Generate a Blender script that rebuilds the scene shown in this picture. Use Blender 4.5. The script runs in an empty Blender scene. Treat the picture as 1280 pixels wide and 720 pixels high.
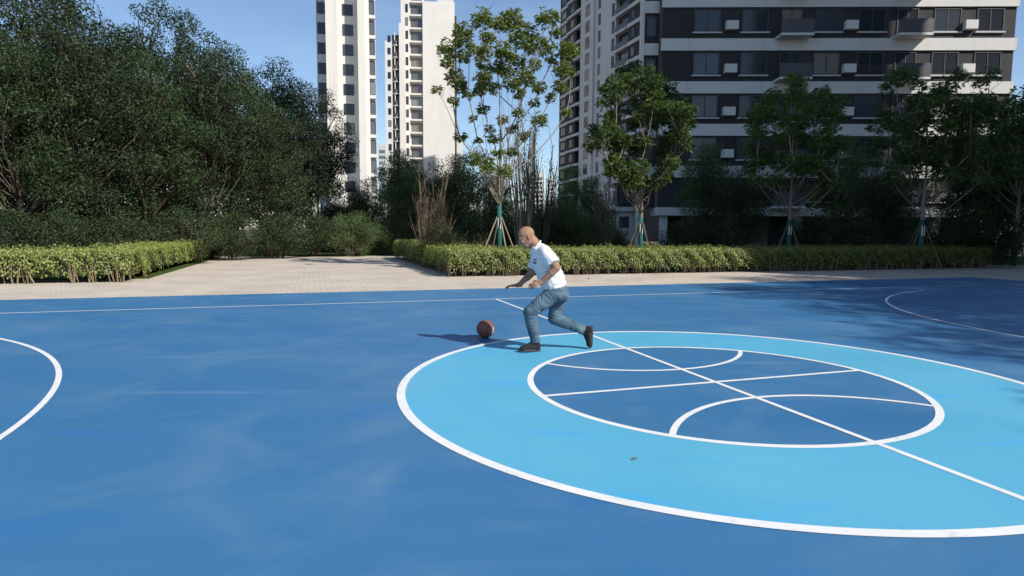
import bpy, bmesh, math, random
import numpy as np
from mathutils import Vector, Matrix, noise
from mathutils.bvhtree import BVHTree

# ------------------------------------------------------------------ camera, sky, sun, exposure
sc = bpy.context.scene
COL = sc.collection
FPX, PITCH, ROLL, HC = 767.6, 0.0925, 0.0064, 1.43
cd = bpy.data.cameras.new('camera'); cam = bpy.data.objects.new('camera', cd); COL.objects.link(cam)
cd.sensor_width = 36.0; cd.lens = 36.0 * FPX / 1280.0; cd.clip_start = 0.05; cd.clip_end = 6000
cam.matrix_world = Matrix.Translation((0, 0, HC)) @ Matrix.Rotation(math.pi / 2 - PITCH, 4, 'X') @ Matrix.Rotation(ROLL, 4, 'Z')
sc.camera = cam

SUNV = Vector((0.965, -0.74, 1.0)).normalized()
SUN_EL = math.asin(SUNV.z); SUN_AZ = math.atan2(SUNV.x, SUNV.y)
w = bpy.data.worlds.new('World'); sc.world = w; w.use_nodes = True
nt = w.node_tree; nt.nodes.clear()
out = nt.nodes.new('ShaderNodeOutputWorld'); bg = nt.nodes.new('ShaderNodeBackground')
sky = nt.nodes.new('ShaderNodeTexSky'); sky.sky_type = 'NISHITA'; sky.sun_disc = False
sky.sun_elevation = SUN_EL; sky.sun_rotation = SUN_AZ
sky.altitude = 50; sky.air_density = 1.0; sky.dust_density = 0.35; sky.ozone_density = 3.0
bg.inputs['Strength'].default_value = 0.12
# thin high cloud wisps
tc = nt.nodes.new('ShaderNodeTexCoord'); mp = nt.nodes.new('ShaderNodeMapping'); mp.inputs['Scale'].default_value = (1.6, 1.6, 7.0)
mp.inputs['Rotation'].default_value = (0, 0.5, 0.3)
nz = nt.nodes.new('ShaderNodeTexNoise'); nz.inputs['Scale'].default_value = 2.2; nz.inputs['Detail'].default_value = 8; nz.inputs['Roughness'].default_value = 0.6
rp = nt.nodes.new('ShaderNodeValToRGB'); rp.color_ramp.elements[0].position = 0.45; rp.color_ramp.elements[1].position = 0.9
rp.color_ramp.elements[1].color = (0.24, 0.24, 0.24, 1)
mx = nt.nodes.new('ShaderNodeMixRGB'); mx.inputs['Color2'].default_value = (5.2, 6.2, 7.8, 1)
nt.links.new(tc.outputs['Generated'], mp.inputs['Vector']); nt.links.new(mp.outputs['Vector'], nz.inputs['Vector'])
nt.links.new(nz.outputs['Fac'], rp.inputs['Fac']); nt.links.new(rp.outputs['Color'], mx.inputs['Fac'])
nt.links.new(sky.outputs['Color'], mx.inputs['Color1']); nt.links.new(mx.outputs['Color'], bg.inputs['Color'])
nt.links.new(bg.outputs['Background'], out.inputs['Surface'])

sl = bpy.data.lights.new('sun', 'SUN'); sl.energy = 4.6; sl.angle = math.radians(0.53); sl.color = (1.0, 0.94, 0.85)
so = bpy.data.objects.new('sun', sl); COL.objects.link(so); so.location = (20, -15, 30)
so.rotation_euler = (-SUNV).to_track_quat('-Z', 'Y').to_euler()
sc.view_settings.view_transform = 'Standard'; sc.view_settings.look = 'None'
sc.view_settings.exposure = 0.33; sc.view_settings.gamma = 1.0; sc.view_settings.use_curve_mapping = False

# ------------------------------------------------------------------ helpers
R = random.Random(7)

def at(px, py, d):
    """point of the place at distance d in front of the lens seen at photo pixel (px, py)"""
    x = (px - 640) / FPX; y = (360 - py) / FPX
    c, s = math.cos(ROLL), math.sin(ROLL); x, y = c * x - s * y, s * x + c * y
    fy = math.cos(PITCH) + y * math.sin(PITCH); fz = -math.sin(PITCH) + y * math.cos(PITCH)
    t = d / fy
    return Vector((x * t, d, HC + fz * t))

TH = 0.3129; CC = Vector((1.952, 5.776, 0)); UU = Vector((math.cos(TH), math.sin(TH), 0)); VV = Vector((-UU.y, UU.x, 0))
def uv(u, v, z=0.0):
    p = CC + UU * u + VV * v; return Vector((p.x, p.y, z))

def tag(o, label=None, cat=None, group=None, kind=None):
    if label: o['label'] = label
    if cat: o['category'] = cat
    if group: o['group'] = group
    if kind: o['kind'] = kind
    return o

def link(name, me, parent=None, mat=None):
    o = bpy.data.objects.new(name, me); COL.objects.link(o)
    if parent is not None: o.parent = parent
    if mat is not None and me is not None and len(me.materials) == 0: me.materials.append(mat)
    return o

def empty(name, loc, rz=0.0):
    o = bpy.data.objects.new(name, None); COL.objects.link(o); o.location = loc; o.rotation_euler = (0, 0, rz)
    o.empty_display_size = 0.2
    return o

def copy_tree(o, parent=None):
    c = o.copy(); COL.objects.link(c)
    if parent is not None: c.parent = parent
    for ch in list(o.children): copy_tree(ch, c)
    return c

def np_mesh(name, verts, faces, smooth=False):
    """faces: (n,k) int array of equal size polygons"""
    me = bpy.data.meshes.new(name)
    verts = np.asarray(verts, np.float32); faces = np.asarray(faces, np.int32); n, k = faces.shape
    me.vertices.add(len(verts)); me.vertices.foreach_set('co', verts.ravel())
    me.loops.add(n * k); me.loops.foreach_set('vertex_index', faces.ravel())
    me.polygons.add(n); me.polygons.foreach_set('loop_start', np.arange(0, n * k, k, dtype=np.int32))
    me.polygons.foreach_set('loop_total', np.full(n, k, np.int32))
    if smooth: me.polygons.foreach_set('use_smooth', np.ones(n, bool))
    me.update(calc_edges=True); me.validate()
    return me

class MB:
    def __init__(s): s.v = []; s.f = []; s.smooth = False
    def box(s, x0, x1, y0, y1, z0, z1):
        b = len(s.v)
        s.v += [(x0,y0,z0),(x1,y0,z0),(x1,y1,z0),(x0,y1,z0),(x0,y0,z1),(x1,y0,z1),(x1,y1,z1),(x0,y1,z1)]
        s.f += [tuple(b + i for i in q) for q in ((0,3,2,1),(4,5,6,7),(0,1,5,4),(1,2,6,5),(2,3,7,6),(3,0,4,7))]
        return s
    def tube(s, pts, rad, n=6, cap=True):
        pts = [Vector(p) for p in pts]; rings = []
        for i, p in enumerate(pts):
            t = (pts[min(i + 1, len(pts) - 1)] - pts[max(i - 1, 0)])
            t = t.normalized() if t.length > 1e-9 else Vector((0, 0, 1))
            a = t.cross(Vector((0.31, 0.87, 0.12)) if abs(t.y) < 0.9 else Vector((1, 0, 0))).normalized(); c = t.cross(a)
            b = len(s.v); rings.append(b)
            for k in range(n):
                an = 2 * math.pi * k / n
                s.v.append(tuple(p + (a * math.cos(an) + c * math.sin(an)) * rad[i]))
        for i in range(len(rings) - 1):
            for k in range(n):
                k2 = (k + 1) % n
                s.f.append((rings[i] + k, rings[i] + k2, rings[i + 1] + k2, rings[i + 1] + k))
        if cap:
            s.f.append(tuple(rings[0] + k for k in range(n))[::-1]); s.f.append(tuple(rings[-1] + k for k in range(n)))
        return s
    def sheet(s, pts):
        b = len(s.v); s.v += [tuple(p) for p in pts]; s.f.append(tuple(range(b, b + len(pts)))); return s
    def prism(s, pts, z0, z1):
        n = len(pts); b = len(s.v)
        s.v += [(p[0], p[1], z0) for p in pts] + [(p[0], p[1], z1) for p in pts]
        s.f.append(tuple(range(b + n, b + 2 * n))); s.f.append(tuple(range(b + n - 1, b - 1, -1)))
        for i in range(n):
            j = (i + 1) % n; s.f.append((b + i, b + j, b + n + j, b + n + i))
        return s
    def mesh(s, name, smooth=False):
        me = bpy.data.meshes.new(name); me.from_pydata(s.v, [], s.f); me.update()
        if smooth: me.polygons.foreach_set('use_smooth', np.ones(len(me.polygons), bool))
        return me
    def build(s, name, mat, parent=None, smooth=False):
        return link(name, s.mesh(name, smooth), parent, mat)

# ------------------------------------------------------------------ materials
def mat(name, col, rough=0.7, var=0.0, scale=4.0, bump=0.0, bscale=40.0, spec=0.3, metal=0.0, col2=None, island=0.0, trans=0.0, detail=6, dist=0.02):
    m = bpy.data.materials.new(name); m.use_nodes = True; t = m.node_tree; N = t.nodes; L = t.links
    b = N['Principled BSDF']; b.inputs['Roughness'].default_value = rough; b.inputs['Metallic'].default_value = metal
    b.inputs['Specular IOR Level'].default_value = spec
    c = tuple(col) + (1,); b.inputs['Base Color'].default_value = c
    src = None
    if var > 0 or col2:
        tcn = N.new('ShaderNodeTexCoord'); n = N.new('ShaderNodeTexNoise'); n.inputs['Scale'].default_value = scale
        n.inputs['Detail'].default_value = detail; n.inputs['Roughness'].default_value = 0.62
        L.new(tcn.outputs['Object'], n.inputs['Vector'])
        r = N.new('ShaderNodeValToRGB'); r.color_ramp.elements[0].position = 0.3; r.color_ramp.elements[1].position = 0.72
        r.color_ramp.elements[0].color = c if col2 else tuple(x * (1 - var) for x in col) + (1,)
        r.color_ramp.elements[1].color = (tuple(col2) + (1,)) if col2 else tuple(min(1, x * (1 + var)) for x in col) + (1,)
        L.new(n.outputs['Fac'], r.inputs['Fac']); src = r.outputs['Color']
    if island > 0:
        g = N.new('ShaderNodeNewGeometry'); h = N.new('ShaderNodeHueSaturation')
        oi = N.new('ShaderNodeObjectInfo'); m0 = N.new('ShaderNodeMapRange'); m0.inputs['To Min'].default_value = 0.72; m0.inputs['To Max'].default_value = 1.28
        L.new(oi.outputs['Random'], m0.inputs['Value']); mm = N.new('ShaderNodeMath'); mm.operation = 'MULTIPLY'
        m1 = N.new('ShaderNodeMapRange'); m1.inputs['To Min'].default_value = 1 - island; m1.inputs['To Max'].default_value = 1 + island
        L.new(g.outputs['Random Per Island'], m1.inputs['Value']); L.new(m1.outputs['Result'], mm.inputs[0]); L.new(m0.outputs['Result'], mm.inputs[1]); L.new(mm.outputs[0], h.inputs['Value'])
        m2 = N.new('ShaderNodeMapRange'); m2.inputs['To Min'].default_value = 0.5 - island * 0.05; m2.inputs['To Max'].default_value = 0.5 + island * 0.05
        w2 = N.new('ShaderNodeMath'); w2.operation = 'FRACT'; w3 = N.new('ShaderNodeMath'); w3.operation = 'MULTIPLY'; w3.inputs[1].default_value = 7.31
        L.new(g.outputs['Random Per Island'], w3.inputs[0]); L.new(w3.outputs[0], w2.inputs[0]); L.new(w2.outputs[0], m2.inputs['Value'])
        L.new(m2.outputs['Result'], h.inputs['Hue'])
        if src is not None: L.new(src, h.inputs['Color'])
        else: h.inputs['Color'].default_value = c
        src = h.outputs['Color']
    if src is not None: L.new(src, b.inputs['Base Color'])
    if bump > 0:
        tcn = N.new('ShaderNodeTexCoord'); n = N.new('ShaderNodeTexNoise'); n.inputs['Scale'].default_value = bscale; n.inputs['Detail'].default_value = 5
        L.new(tcn.outputs['Object'], n.inputs['Vector'])
        bp = N.new('ShaderNodeBump'); bp.inputs['Strength'].default_value = bump; bp.inputs['Distance'].default_value = dist
        L.new(n.outputs['Fac'], bp.inputs['Height']); L.new(bp.outputs['Normal'], b.inputs['Normal'])
    if trans > 0:
        tr = N.new('ShaderNodeBsdfTranslucent'); ms = N.new('ShaderNodeMixShader'); ms.inputs['Fac'].default_value = trans
        hs = N.new('ShaderNodeHueSaturation'); hs.inputs['Hue'].default_value = 0.485; hs.inputs['Value'].default_value = 1.5; hs.inputs['Saturation'].default_value = 1.1
        if src is not None: L.new(src, hs.inputs['Color'])
        else: hs.inputs['Color'].default_value = c
        L.new(hs.outputs['Color'], tr.inputs['Color'])
        o = N['Material Output']; L.new(b.outputs['BSDF'], ms.inputs[1]); L.new(tr.outputs['BSDF'], ms.inputs[2]); L.new(ms.outputs['Shader'], o.inputs['Surface'])
    return m

def court_paint(name, base, light, dark, rough=0.5, streak=True):
    """sports acrylic: broad roller mottling, dusty patches, faint scuffs"""
    m = bpy.data.materials.new(name); m.use_nodes = True; t = m.node_tree; N = t.nodes; L = t.links
    b = N['Principled BSDF']; b.inputs['Specular IOR Level'].default_value = 0.5
    tcn = N.new('ShaderNodeTexCoord')
    def nz(scale, detail, rough_, vec=None, dist=0.0):
        n = N.new('ShaderNodeTexNoise'); n.inputs['Scale'].default_value = scale; n.inputs['Detail'].default_value = detail
        n.inputs['Roughness'].default_value = rough_; n.inputs['Distortion'].default_value = dist
        L.new(vec or tcn.outputs['Object'], n.inputs['Vector']); return n.outputs['Fac']
    def ramp(src, p0, p1, c0, c1):
        r = N.new('ShaderNodeValToRGB'); r.color_ramp.elements[0].position = p0; r.color_ramp.elements[1].position = p1
        r.color_ramp.elements[0].color = c0; r.color_ramp.elements[1].color = c1; L.new(src, r.inputs['Fac']); return r.outputs['Color']
    def mix(fac, a, c, mode='MIX'):
        x = N.new('ShaderNodeMixRGB'); x.blend_type = mode
        if isinstance(fac, float): x.inputs['Fac'].default_value = fac
        else: L.new(fac, x.inputs['Fac'])
        for s, v in (('Color1', a), ('Color2', c)):
            if isinstance(v, tuple): x.inputs[s].default_value = v
            else: L.new(v, x.inputs[s])
        return x.outputs['Color']
    K = lambda c: tuple(c) + (1,)
    mp_ = N.new('ShaderNodeMapping'); mp_.inputs['Scale'].default_value = (0.55, 1.6, 1); mp_.inputs['Rotation'].default_value = (0, 0, -TH)
    L.new(tcn.outputs['Object'], mp_.inputs['Vector'])
    c = ramp(nz(0.55, 6, 0.6, mp_.outputs['Vector'], 0.6), 0.32, 0.68, K(dark), K(base))
    c = mix(ramp(nz(0.9, 5, 0.55, dist=0.8), 0.5, 0.75, (0, 0, 0, 1), (0.6, 0.6, 0.6, 1)), c, K(light))
    # dust
    c = mix(ramp(nz(0.33, 7, 0.65, dist=0.4), 0.55, 0.85, (0, 0, 0, 1), (0.17, 0.17, 0.17, 1)), c, (0.33, 0.33, 0.33, 1))
    # saturated fresh patches
    c = mix(ramp(nz(1.7, 5, 0.6, mp_.outputs['Vector'], 0.5), 0.56, 0.72, (0, 0, 0, 1), (0.6, 0.6, 0.6, 1)), c, K((dark[0] * 0.55, dark[1] * 0.95, min(1, dark[2] * 1.25))))
    # fine grain
    c = mix(0.20, c, ramp(nz(160, 3, 0.7), 0.3, 0.7, (0.0, 0.0, 0.0, 1), (0.9, 0.9, 0.9, 1)), 'OVERLAY')
    # curved scuffs from shoes and tyres
    if streak:
        wv = N.new('ShaderNodeTexWave'); wv.wave_type = 'RINGS'; wv.inputs['Scale'].default_value = 0.21; wv.inputs['Distortion'].default_value = 3.0
        wv.inputs['Detail'].default_value = 3; wv.inputs['Detail Scale'].default_value = 0.6
        L.new(tcn.outputs['Object'], wv.inputs['Vector'])
        thin = ramp(wv.outputs['Fac'], 0.985, 1.0, (0, 0, 0, 1), (0.10, 0.10, 0.10, 1))
        gate = ramp(nz(0.5, 2, 0.5), 0.5, 0.62, (0, 0, 0, 1), (1, 1, 1, 1))
        c = mix(mix(1.0, thin, gate, 'MULTIPLY'), c, (0.45, 0.5, 0.55, 1))
    L.new(c, b.inputs['Base Color'])
    rr = ramp(nz(0.8, 5, 0.6), 0.3, 0.7, (rough - 0.07,) * 3 + (1,), (rough + 0.12,) * 3 + (1,)); L.new(rr, b.inputs['Roughness'])
    bp = N.new('ShaderNodeBump'); bp.inputs['Strength'].default_value = 0.25; bp.inputs['Distance'].default_value = 0.004
    L.new(nz(220, 3, 0.6), bp.inputs['Height']); L.new(bp.outputs['Normal'], b.inputs['Normal'])
    return m

def paving_mat():
    m = bpy.data.materials.new('beige_paver'); m.use_nodes = True; t = m.node_tree; N = t.nodes; L = t.links
    b = N['Principled BSDF']; b.inputs['Roughness'].default_value = 0.85; b.inputs['Specular IOR Level'].default_value = 0.2
    tcn = N.new('ShaderNodeTexCoord'); mpn = N.new('ShaderNodeMapping'); mpn.inputs['Rotation'].default_value = (0, 0, -TH)
    L.new(tcn.outputs['Object'], mpn.inputs['Vector'])
    br = N.new('ShaderNodeTexBrick'); br.inputs['Scale'].default_value = 1.0
    br.inputs['Brick Width'].default_value = 0.30; br.inputs['Row Height'].default_value = 0.15; br.inputs['Mortar Size'].default_value = 0.008
    br.inputs['Color1'].default_value = (0.60, 0.535, 0.455, 1); br.inputs['Color2'].default_value = (0.53, 0.465, 0.39, 1); br.inputs['Mortar'].default_value = (0.36, 0.31, 0.26, 1)
    L.new(mpn.outputs['Vector'], br.inputs['Vector'])
    n = N.new('ShaderNodeTexNoise'); n.inputs['Scale'].default_value = 0.7; n.inputs['Detail'].default_value = 7
    L.new(tcn.outputs['Object'], n.inputs['Vector'])
    r = N.new('ShaderNodeValToRGB'); r.color_ramp.elements[0].position = 0.3; r.color_ramp.elements[1].position = 0.7
    r.color_ramp.elements[0].color = (0.82, 0.80, 0.78, 1); r.color_ramp.elements[1].color = (1.0, 1.0, 1.0, 1); L.new(n.outputs['Fac'], r.inputs['Fac'])
    x = N.new('ShaderNodeMixRGB'); x.blend_type = 'MULTIPLY'; x.inputs['Fac'].default_value = 1.0
    L.new(br.outputs['Color'], x.inputs['Color1']); L.new(r.outputs['Color'], x.inputs['Color2']); L.new(x.outputs['Color'], b.inputs['Base Color'])
    bp = N.new('ShaderNodeBump'); bp.inputs['Strength'].default_value = 0.5; bp.inputs['Distance'].default_value = 0.006; bp.invert = True
    L.new(br.outputs['Fac'], bp.inputs['Height']); L.new(bp.outputs['Normal'], b.inputs['Normal'])
    return m

M = {}
M['blue'] = court_paint('court_blue_acrylic', (0.047, 0.172, 0.330), (0.110, 0.225, 0.36), (0.029, 0.143, 0.315))
M['cyan'] = court_paint('court_sky_blue_acrylic', (0.098, 0.395, 0.575), (0.13, 0.425, 0.59), (0.088, 0.38, 0.565), streak=False)
M['line'] = mat('white_line_paint', (0.66, 0.67, 0.67), 0.65, col2=(0.74, 0.74, 0.73), scale=2.5, bump=0.2, bscale=220, dist=0.003)
def wear(m, col, scale, p0, p1, amt, stretch=(1, 1, 1)):
    t = m.node_tree; N = t.nodes; L = t.links; b = N['Principled BSDF']; src = b.inputs['Base Color'].links
    tcn = N.new('ShaderNodeTexCoord'); mp_ = N.new('ShaderNodeMapping'); mp_.inputs['Scale'].default_value = stretch
    n = N.new('ShaderNodeTexNoise'); n.inputs['Scale'].default_value = scale; n.inputs['Detail'].default_value = 9; n.inputs['Roughness'].default_value = 0.7
    L.new(tcn.outputs['Object'], mp_.inputs['Vector']); L.new(mp_.outputs['Vector'], n.inputs['Vector'])
    r = N.new('ShaderNodeValToRGB'); r.color_ramp.elements[0].position = p0; r.color_ramp.elements[1].position = p1
    r.color_ramp.elements[0].color = (0, 0, 0, 1); r.color_ramp.elements[1].color = (amt, amt, amt, 1); L.new(n.outputs['Fac'], r.inputs['Fac'])
    x = N.new('ShaderNodeMixRGB'); x.inputs['Color2'].default_value = tuple(col) + (1,); L.new(r.outputs['Color'], x.inputs['Fac'])
    if src: L.new(src[0].from_socket, x.inputs['Color1'])
    else: x.inputs['Color1'].default_value = b.inputs['Base Color'].default_value
    L.new(x.outputs['Color'], b.inputs['Base Color'])
wear(M['line'], (0.16, 0.27, 0.40), 7.0, 0.56, 0.70, 0.55)
wear(M['blue'], (0.20, 0.27, 0.33), 26.0, 0.60, 0.74, 0.35)
wear(M['cyan'], (0.22, 0.38, 0.47), 22.0, 0.60, 0.74, 0.30)
M['paver'] = paving_mat()
M['soil'] = mat('bare_soil', (0.10, 0.075, 0.05), 0.95, var=0.35, scale=3.0, bump=0.6, bscale=12)
M['lawn'] = mat('lawn_green', (0.055, 0.085, 0.022), 0.9, var=0.45, scale=2.2, bump=0.8, bscale=30, spec=0.1)
M['blade'] = mat('grass_blade', (0.085, 0.14, 0.03), 0.6, island=0.35, trans=0.3)
M['hedge_leaf'] = mat('hedge_leaf_yellow_green', (0.28, 0.32, 0.085), 0.42, island=0.5, trans=0.32, spec=0.45, col2=(0.20, 0.255, 0.065), scale=1.2)
M['hedge_sunlit'] = mat('hedge_leaf_sunlit', (0.14, 0.22, 0.03), 0.5, island=0.35, trans=0.3)
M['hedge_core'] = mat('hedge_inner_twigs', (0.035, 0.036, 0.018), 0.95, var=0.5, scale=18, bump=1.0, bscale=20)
M['twig'] = mat('hedge_twig', (0.30, 0.24, 0.15), 0.9, island=0.4)
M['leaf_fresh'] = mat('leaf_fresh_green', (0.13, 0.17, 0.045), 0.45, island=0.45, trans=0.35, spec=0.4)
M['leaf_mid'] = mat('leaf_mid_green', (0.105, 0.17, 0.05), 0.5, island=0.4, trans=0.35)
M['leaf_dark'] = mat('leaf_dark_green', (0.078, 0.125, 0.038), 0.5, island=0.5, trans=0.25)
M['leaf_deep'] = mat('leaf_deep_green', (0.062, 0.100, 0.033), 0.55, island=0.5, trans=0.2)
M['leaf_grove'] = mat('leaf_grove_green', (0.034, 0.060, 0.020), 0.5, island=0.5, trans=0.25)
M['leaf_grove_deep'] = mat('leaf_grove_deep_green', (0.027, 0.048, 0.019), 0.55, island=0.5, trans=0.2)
M['leaf_olive'] = mat('leaf_olive', (0.10, 0.115, 0.045), 0.55, island=0.4, trans=0.3)
M['leaf_bronze'] = mat('leaf_bronze', (0.105, 0.085, 0.04), 0.6, island=0.45, trans=0.25)
M['bark'] = mat('bark_brown_grey', (0.13, 0.10, 0.075), 0.9, var=0.35, scale=14, bump=0.7, bscale=30)
M['bark_pale'] = mat('bark_pale_grey', (0.25, 0.215, 0.17), 0.9, var=0.3, scale=16, bump=0.6, bscale=30)
M['twig_bare'] = mat('bare_twig_bark', (0.17, 0.125, 0.085), 0.9, island=0.35)
M['wrap'] = mat('teal_trunk_wrap', (0.022, 0.115, 0.10), 0.75, var=0.25, scale=20, bump=0.3, bscale=60)
M['strap'] = mat('white_tie_strap', (0.72, 0.70, 0.65), 0.7)
M['stake'] = mat('peeled_wood_stake', (0.33, 0.26, 0.19), 0.85, var=0.25, scale=20)
M['wall_white'] = mat('cream_render', (0.70, 0.67, 0.62), 0.85, var=0.05, scale=0.25, bump=0.1, bscale=6)
M['wall_grey'] = mat('pale_grey_render', (0.56, 0.56, 0.56), 0.85, var=0.06, scale=0.3)
M['wall_pale'] = mat('light_grey_render', (0.66, 0.65, 0.63), 0.85, var=0.06, scale=0.3)
M['clad'] = mat('charcoal_cladding', (0.036, 0.036, 0.041), 0.75, var=0.2, scale=0.6)
M['glass'] = mat('dark_window_glass', (0.03, 0.036, 0.045), 0.08, spec=0.45)
M['glass_grey'] = mat('grey_window_glass', (0.10, 0.11, 0.12), 0.12, spec=0.6)
M['frame'] = mat('dark_window_frame', (0.075, 0.075, 0.08), 0.5)
M['rail'] = mat('balcony_rail_metal', (0.10, 0.10, 0.11), 0.5, metal=0.3)
M['dark_void'] = mat('shaded_opening_paint', (0.03, 0.03, 0.034), 0.8)

for k_ in ('wall_white', 'wall_pale', 'wall_grey'): wear(M[k_], (0.30, 0.29, 0.27), 0.9, 0.50, 0.80, 0.30, (1.0, 1.0, 0.08))
wear(M['clad'], (0.09, 0.09, 0.09), 0.8, 0.5, 0.8, 0.5, (1.0, 1.0, 0.15))
for k_ in ('glass', 'glass_grey'):      # blinds and curtains behind some panes
    t_ = M[k_].node_tree; oi_ = t_.nodes.new('ShaderNodeObjectInfo'); rc_ = t_.nodes.new('ShaderNodeValToRGB'); rc_.color_ramp.interpolation = 'CONSTANT'
    c_ = tuple(t_.nodes['Principled BSDF'].inputs['Base Color'].default_value)
    rc_.color_ramp.elements[0].color = c_; rc_.color_ramp.elements[1].position = 0.62; rc_.color_ramp.elements[1].color = tuple(q * 1.9 for q in c_[:3]) + (1,)
    e_ = rc_.color_ramp.elements.new(0.85); e_.color = (0.20, 0.19, 0.17, 1)
    t_.links.new(oi_.outputs['Random'], rc_.inputs['Fac']); t_.links.new(rc_.outputs['Color'], t_.nodes['Principled BSDF'].inputs['Base Color'])

# ------------------------------------------------------------------ ground, court, paving
def structure(o): o['kind'] = 'structure'; return o
S = 3000
structure(MB().sheet([(-S, -S, -0.06), (S, -S, -0.06), (S, S, -0.06), (-S, S, -0.06)]).build('ground', M['soil']))

def quv(u0, u1, v0, v1, z): return [uv(u0, v0, z), uv(u1, v0, z), uv(u1, v1, z), uv(u0, v1, z)]
def slab(name, u0, u1, v0, v1, z0, z1, m):
    pts = [uv(u0, v0), uv(u1, v0), uv(u1, v1), uv(u0, v1)]
    return MB().prism(pts, z0, z1).build(name, m)
structure(slab('paving', -40, 40, -40, 30.5, -0.10, -0.012, M['paver']))
court = structure(slab('court', -17.2, 17.2, -9.8, 9.79, -0.011, 0.0, M['blue']))

def ring_mesh(r0, r1, z, a0=0.0, a1=2 * math.pi, n=160, cu=0.0, cv=0.0):
    mb = MB(); closed = abs(a1 - a0 - 2 * math.pi) < 1e-6
    for k in range(n + 1):
        a = a0 + (a1 - a0) * k / n
        for r in (r0, r1): mb.v.append(tuple(uv(cu + r * math.cos(a), cv + r * math.sin(a), z)))
    for k in range(n): mb.f.append((2 * k, 2 * k + 1, 2 * k + 3, 2 * k + 2))
    return mb
ring_mesh(1.795, 2.985, 0.002).build('ring_band', M['cyan'], court)
ring_mesh(2.925, 3.0, 0.0037).build('ring_line', M['line'], court)
ring_mesh(1.74, 1.80, 0.0037).build('circle_line', M['line'], court)
def strip(u0, u1, v0, v1, z, name):
    return MB().sheet(quv(u0, u1, v0, v1, z)).build(name, M['line'], court)
strip(-14.05, 14.05, 7.43, 7.48, 0.0037, 'side_line'); strip(-14.05, 14.05, -7.48, -7.43, 0.0037, 'side_line')
strip(-14.05, -14.0, -7.43, 7.43, 0.0037, 'end_line'); strip(14.0, 14.05, -7.43, 7.43, 0.0037, 'end_line')
for va, vb in ((1.80, 2.925), (3.0, 7.43), (-2.925, -1.80), (-7.43, -3.0)):
    strip(-0.025, 0.025, va, vb, 0.0040, 'center_line')
strip(-0.025, 0.025, -1.74, 1.74, 0.0040, 'center_line')
strip(-1.74, -0.025, -0.025, 0.025, 0.0037, 'seam_line'); strip(0.025, 1.74, -0.025, 0.025, 0.0037, 'seam_line')
RA = 1.52
am = math.asin(1.245 / RA)
ring_mesh(RA - 0.025, RA + 0.025, 0.0034, -math.pi / 2 - am, -math.pi / 2 + am, 60, 0, 2.09).build('seam_curve', M['line'], court)
ring_mesh(RA - 0.025, RA + 0.025, 0.0034, math.pi / 2 - am, math.pi / 2 + am, 60, 0, -2.09).build('seam_curve', M['line'], court)
for sgn in (-1, 1):       # three-point arcs and lanes at both ends
    h = sgn * 12.425
    a = math.acos(0) - 0.21
    ring_mesh(6.70, 6.75, 0.0037, (0 if sgn < 0 else math.pi) - 1.357, (0 if sgn < 0 else math.pi) + 1.357, 90, h, 0).build('three_point_line', M['line'], court)
    us = sorted((sgn * 14.0, sgn * 8.2))
    MB().sheet(quv(us[0], us[1], -2.4, 2.4, 0.002)).build('lane_band', M['cyan'], court)
    e = sgn * 8.2
    strip(e - 0.025, e + 0.025, -2.45, 2.45, 0.0037, 'lane_line')
    strip(us[0], us[1], 2.4, 2.45, 0.0034, 'lane_line'); strip(us[0], us[1], -2.45, -2.4, 0.0034, 'lane_line')

# lawns behind the hedges
structure(slab('lawn', 1.9, 40, 15.4, 60, -0.05, 0.015, M['lawn']))
structure(slab('lawn', -60, -8.2, 15.2, 60, -0.05, 0.014, M['lawn']))
structure(slab('lawn', -8.2, 1.9, 30.6, 60, -0.05, 0.016, M['lawn']))

# ------------------------------------------------------------------ leaves
def leaf_cards(pos, nrm, size, rng, aspect=0.5, droop=0.0, up=None, fold=0.15):
    """diamond-ish leaves: 4 verts, 2 tris folded along the midrib"""
    n = len(pos)
    nrm = nrm / (np.linalg.norm(nrm, axis=1, keepdims=True) + 1e-9)
    t = rng.normal(size=(n, 3)) if up is None else up + rng.normal(size=(n, 3)) * 0.35
    t[:, 2] -= droop
    t -= nrm * (t * nrm).sum(1, keepdims=True); t /= (np.linalg.norm(t, axis=1, keepdims=True) + 1e-9)
    s = np.cross(nrm, t)
    L = size * rng.uniform(0.65, 1.3, n)[:, None]; W = L * aspect
    a = pos; b = pos + t * L * 0.45 + s * W * 0.5 + nrm * W * fold; c = pos + t * L; d = pos + t * L * 0.45 - s * W * 0.5 + nrm * W * fold
    V = np.stack([a, b, c, d], 1).reshape(-1, 3)
    i = np.arange(n)[:, None] * 4
    F = np.concatenate([i + [0, 1, 2], i + [0, 2, 3]], 1).reshape(-1, 3)
    return V, F

def crown_points(rng, centers, radii, per, shell=0.55):
    """leaves filling clumps, thicker toward each clump's outside"""
    P = []; Nn = []
    for c, r in zip(centers, radii):
        k = max(6, int(per * (r ** 2)))
        d = rng.normal(size=(k, 3)); d /= np.linalg.norm(d, axis=1, keepdims=True)
        rad = r * (shell + (1 - shell) * rng.random(k) ** 0.6)[:, None] * np.where(rng.random(k) < 0.15, rng.uniform(1.0, 1.35, k), 1.0)[:, None]
        p = c + d * rad * np.array([1, 1, 0.8])
        P.append(p); Nn.append(d * 0.6 + rng.normal(size=(k, 3)) * 0.7 + np.array([0, 0, 0.45]))
    return np.concatenate(P), np.concatenate(Nn)

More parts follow.
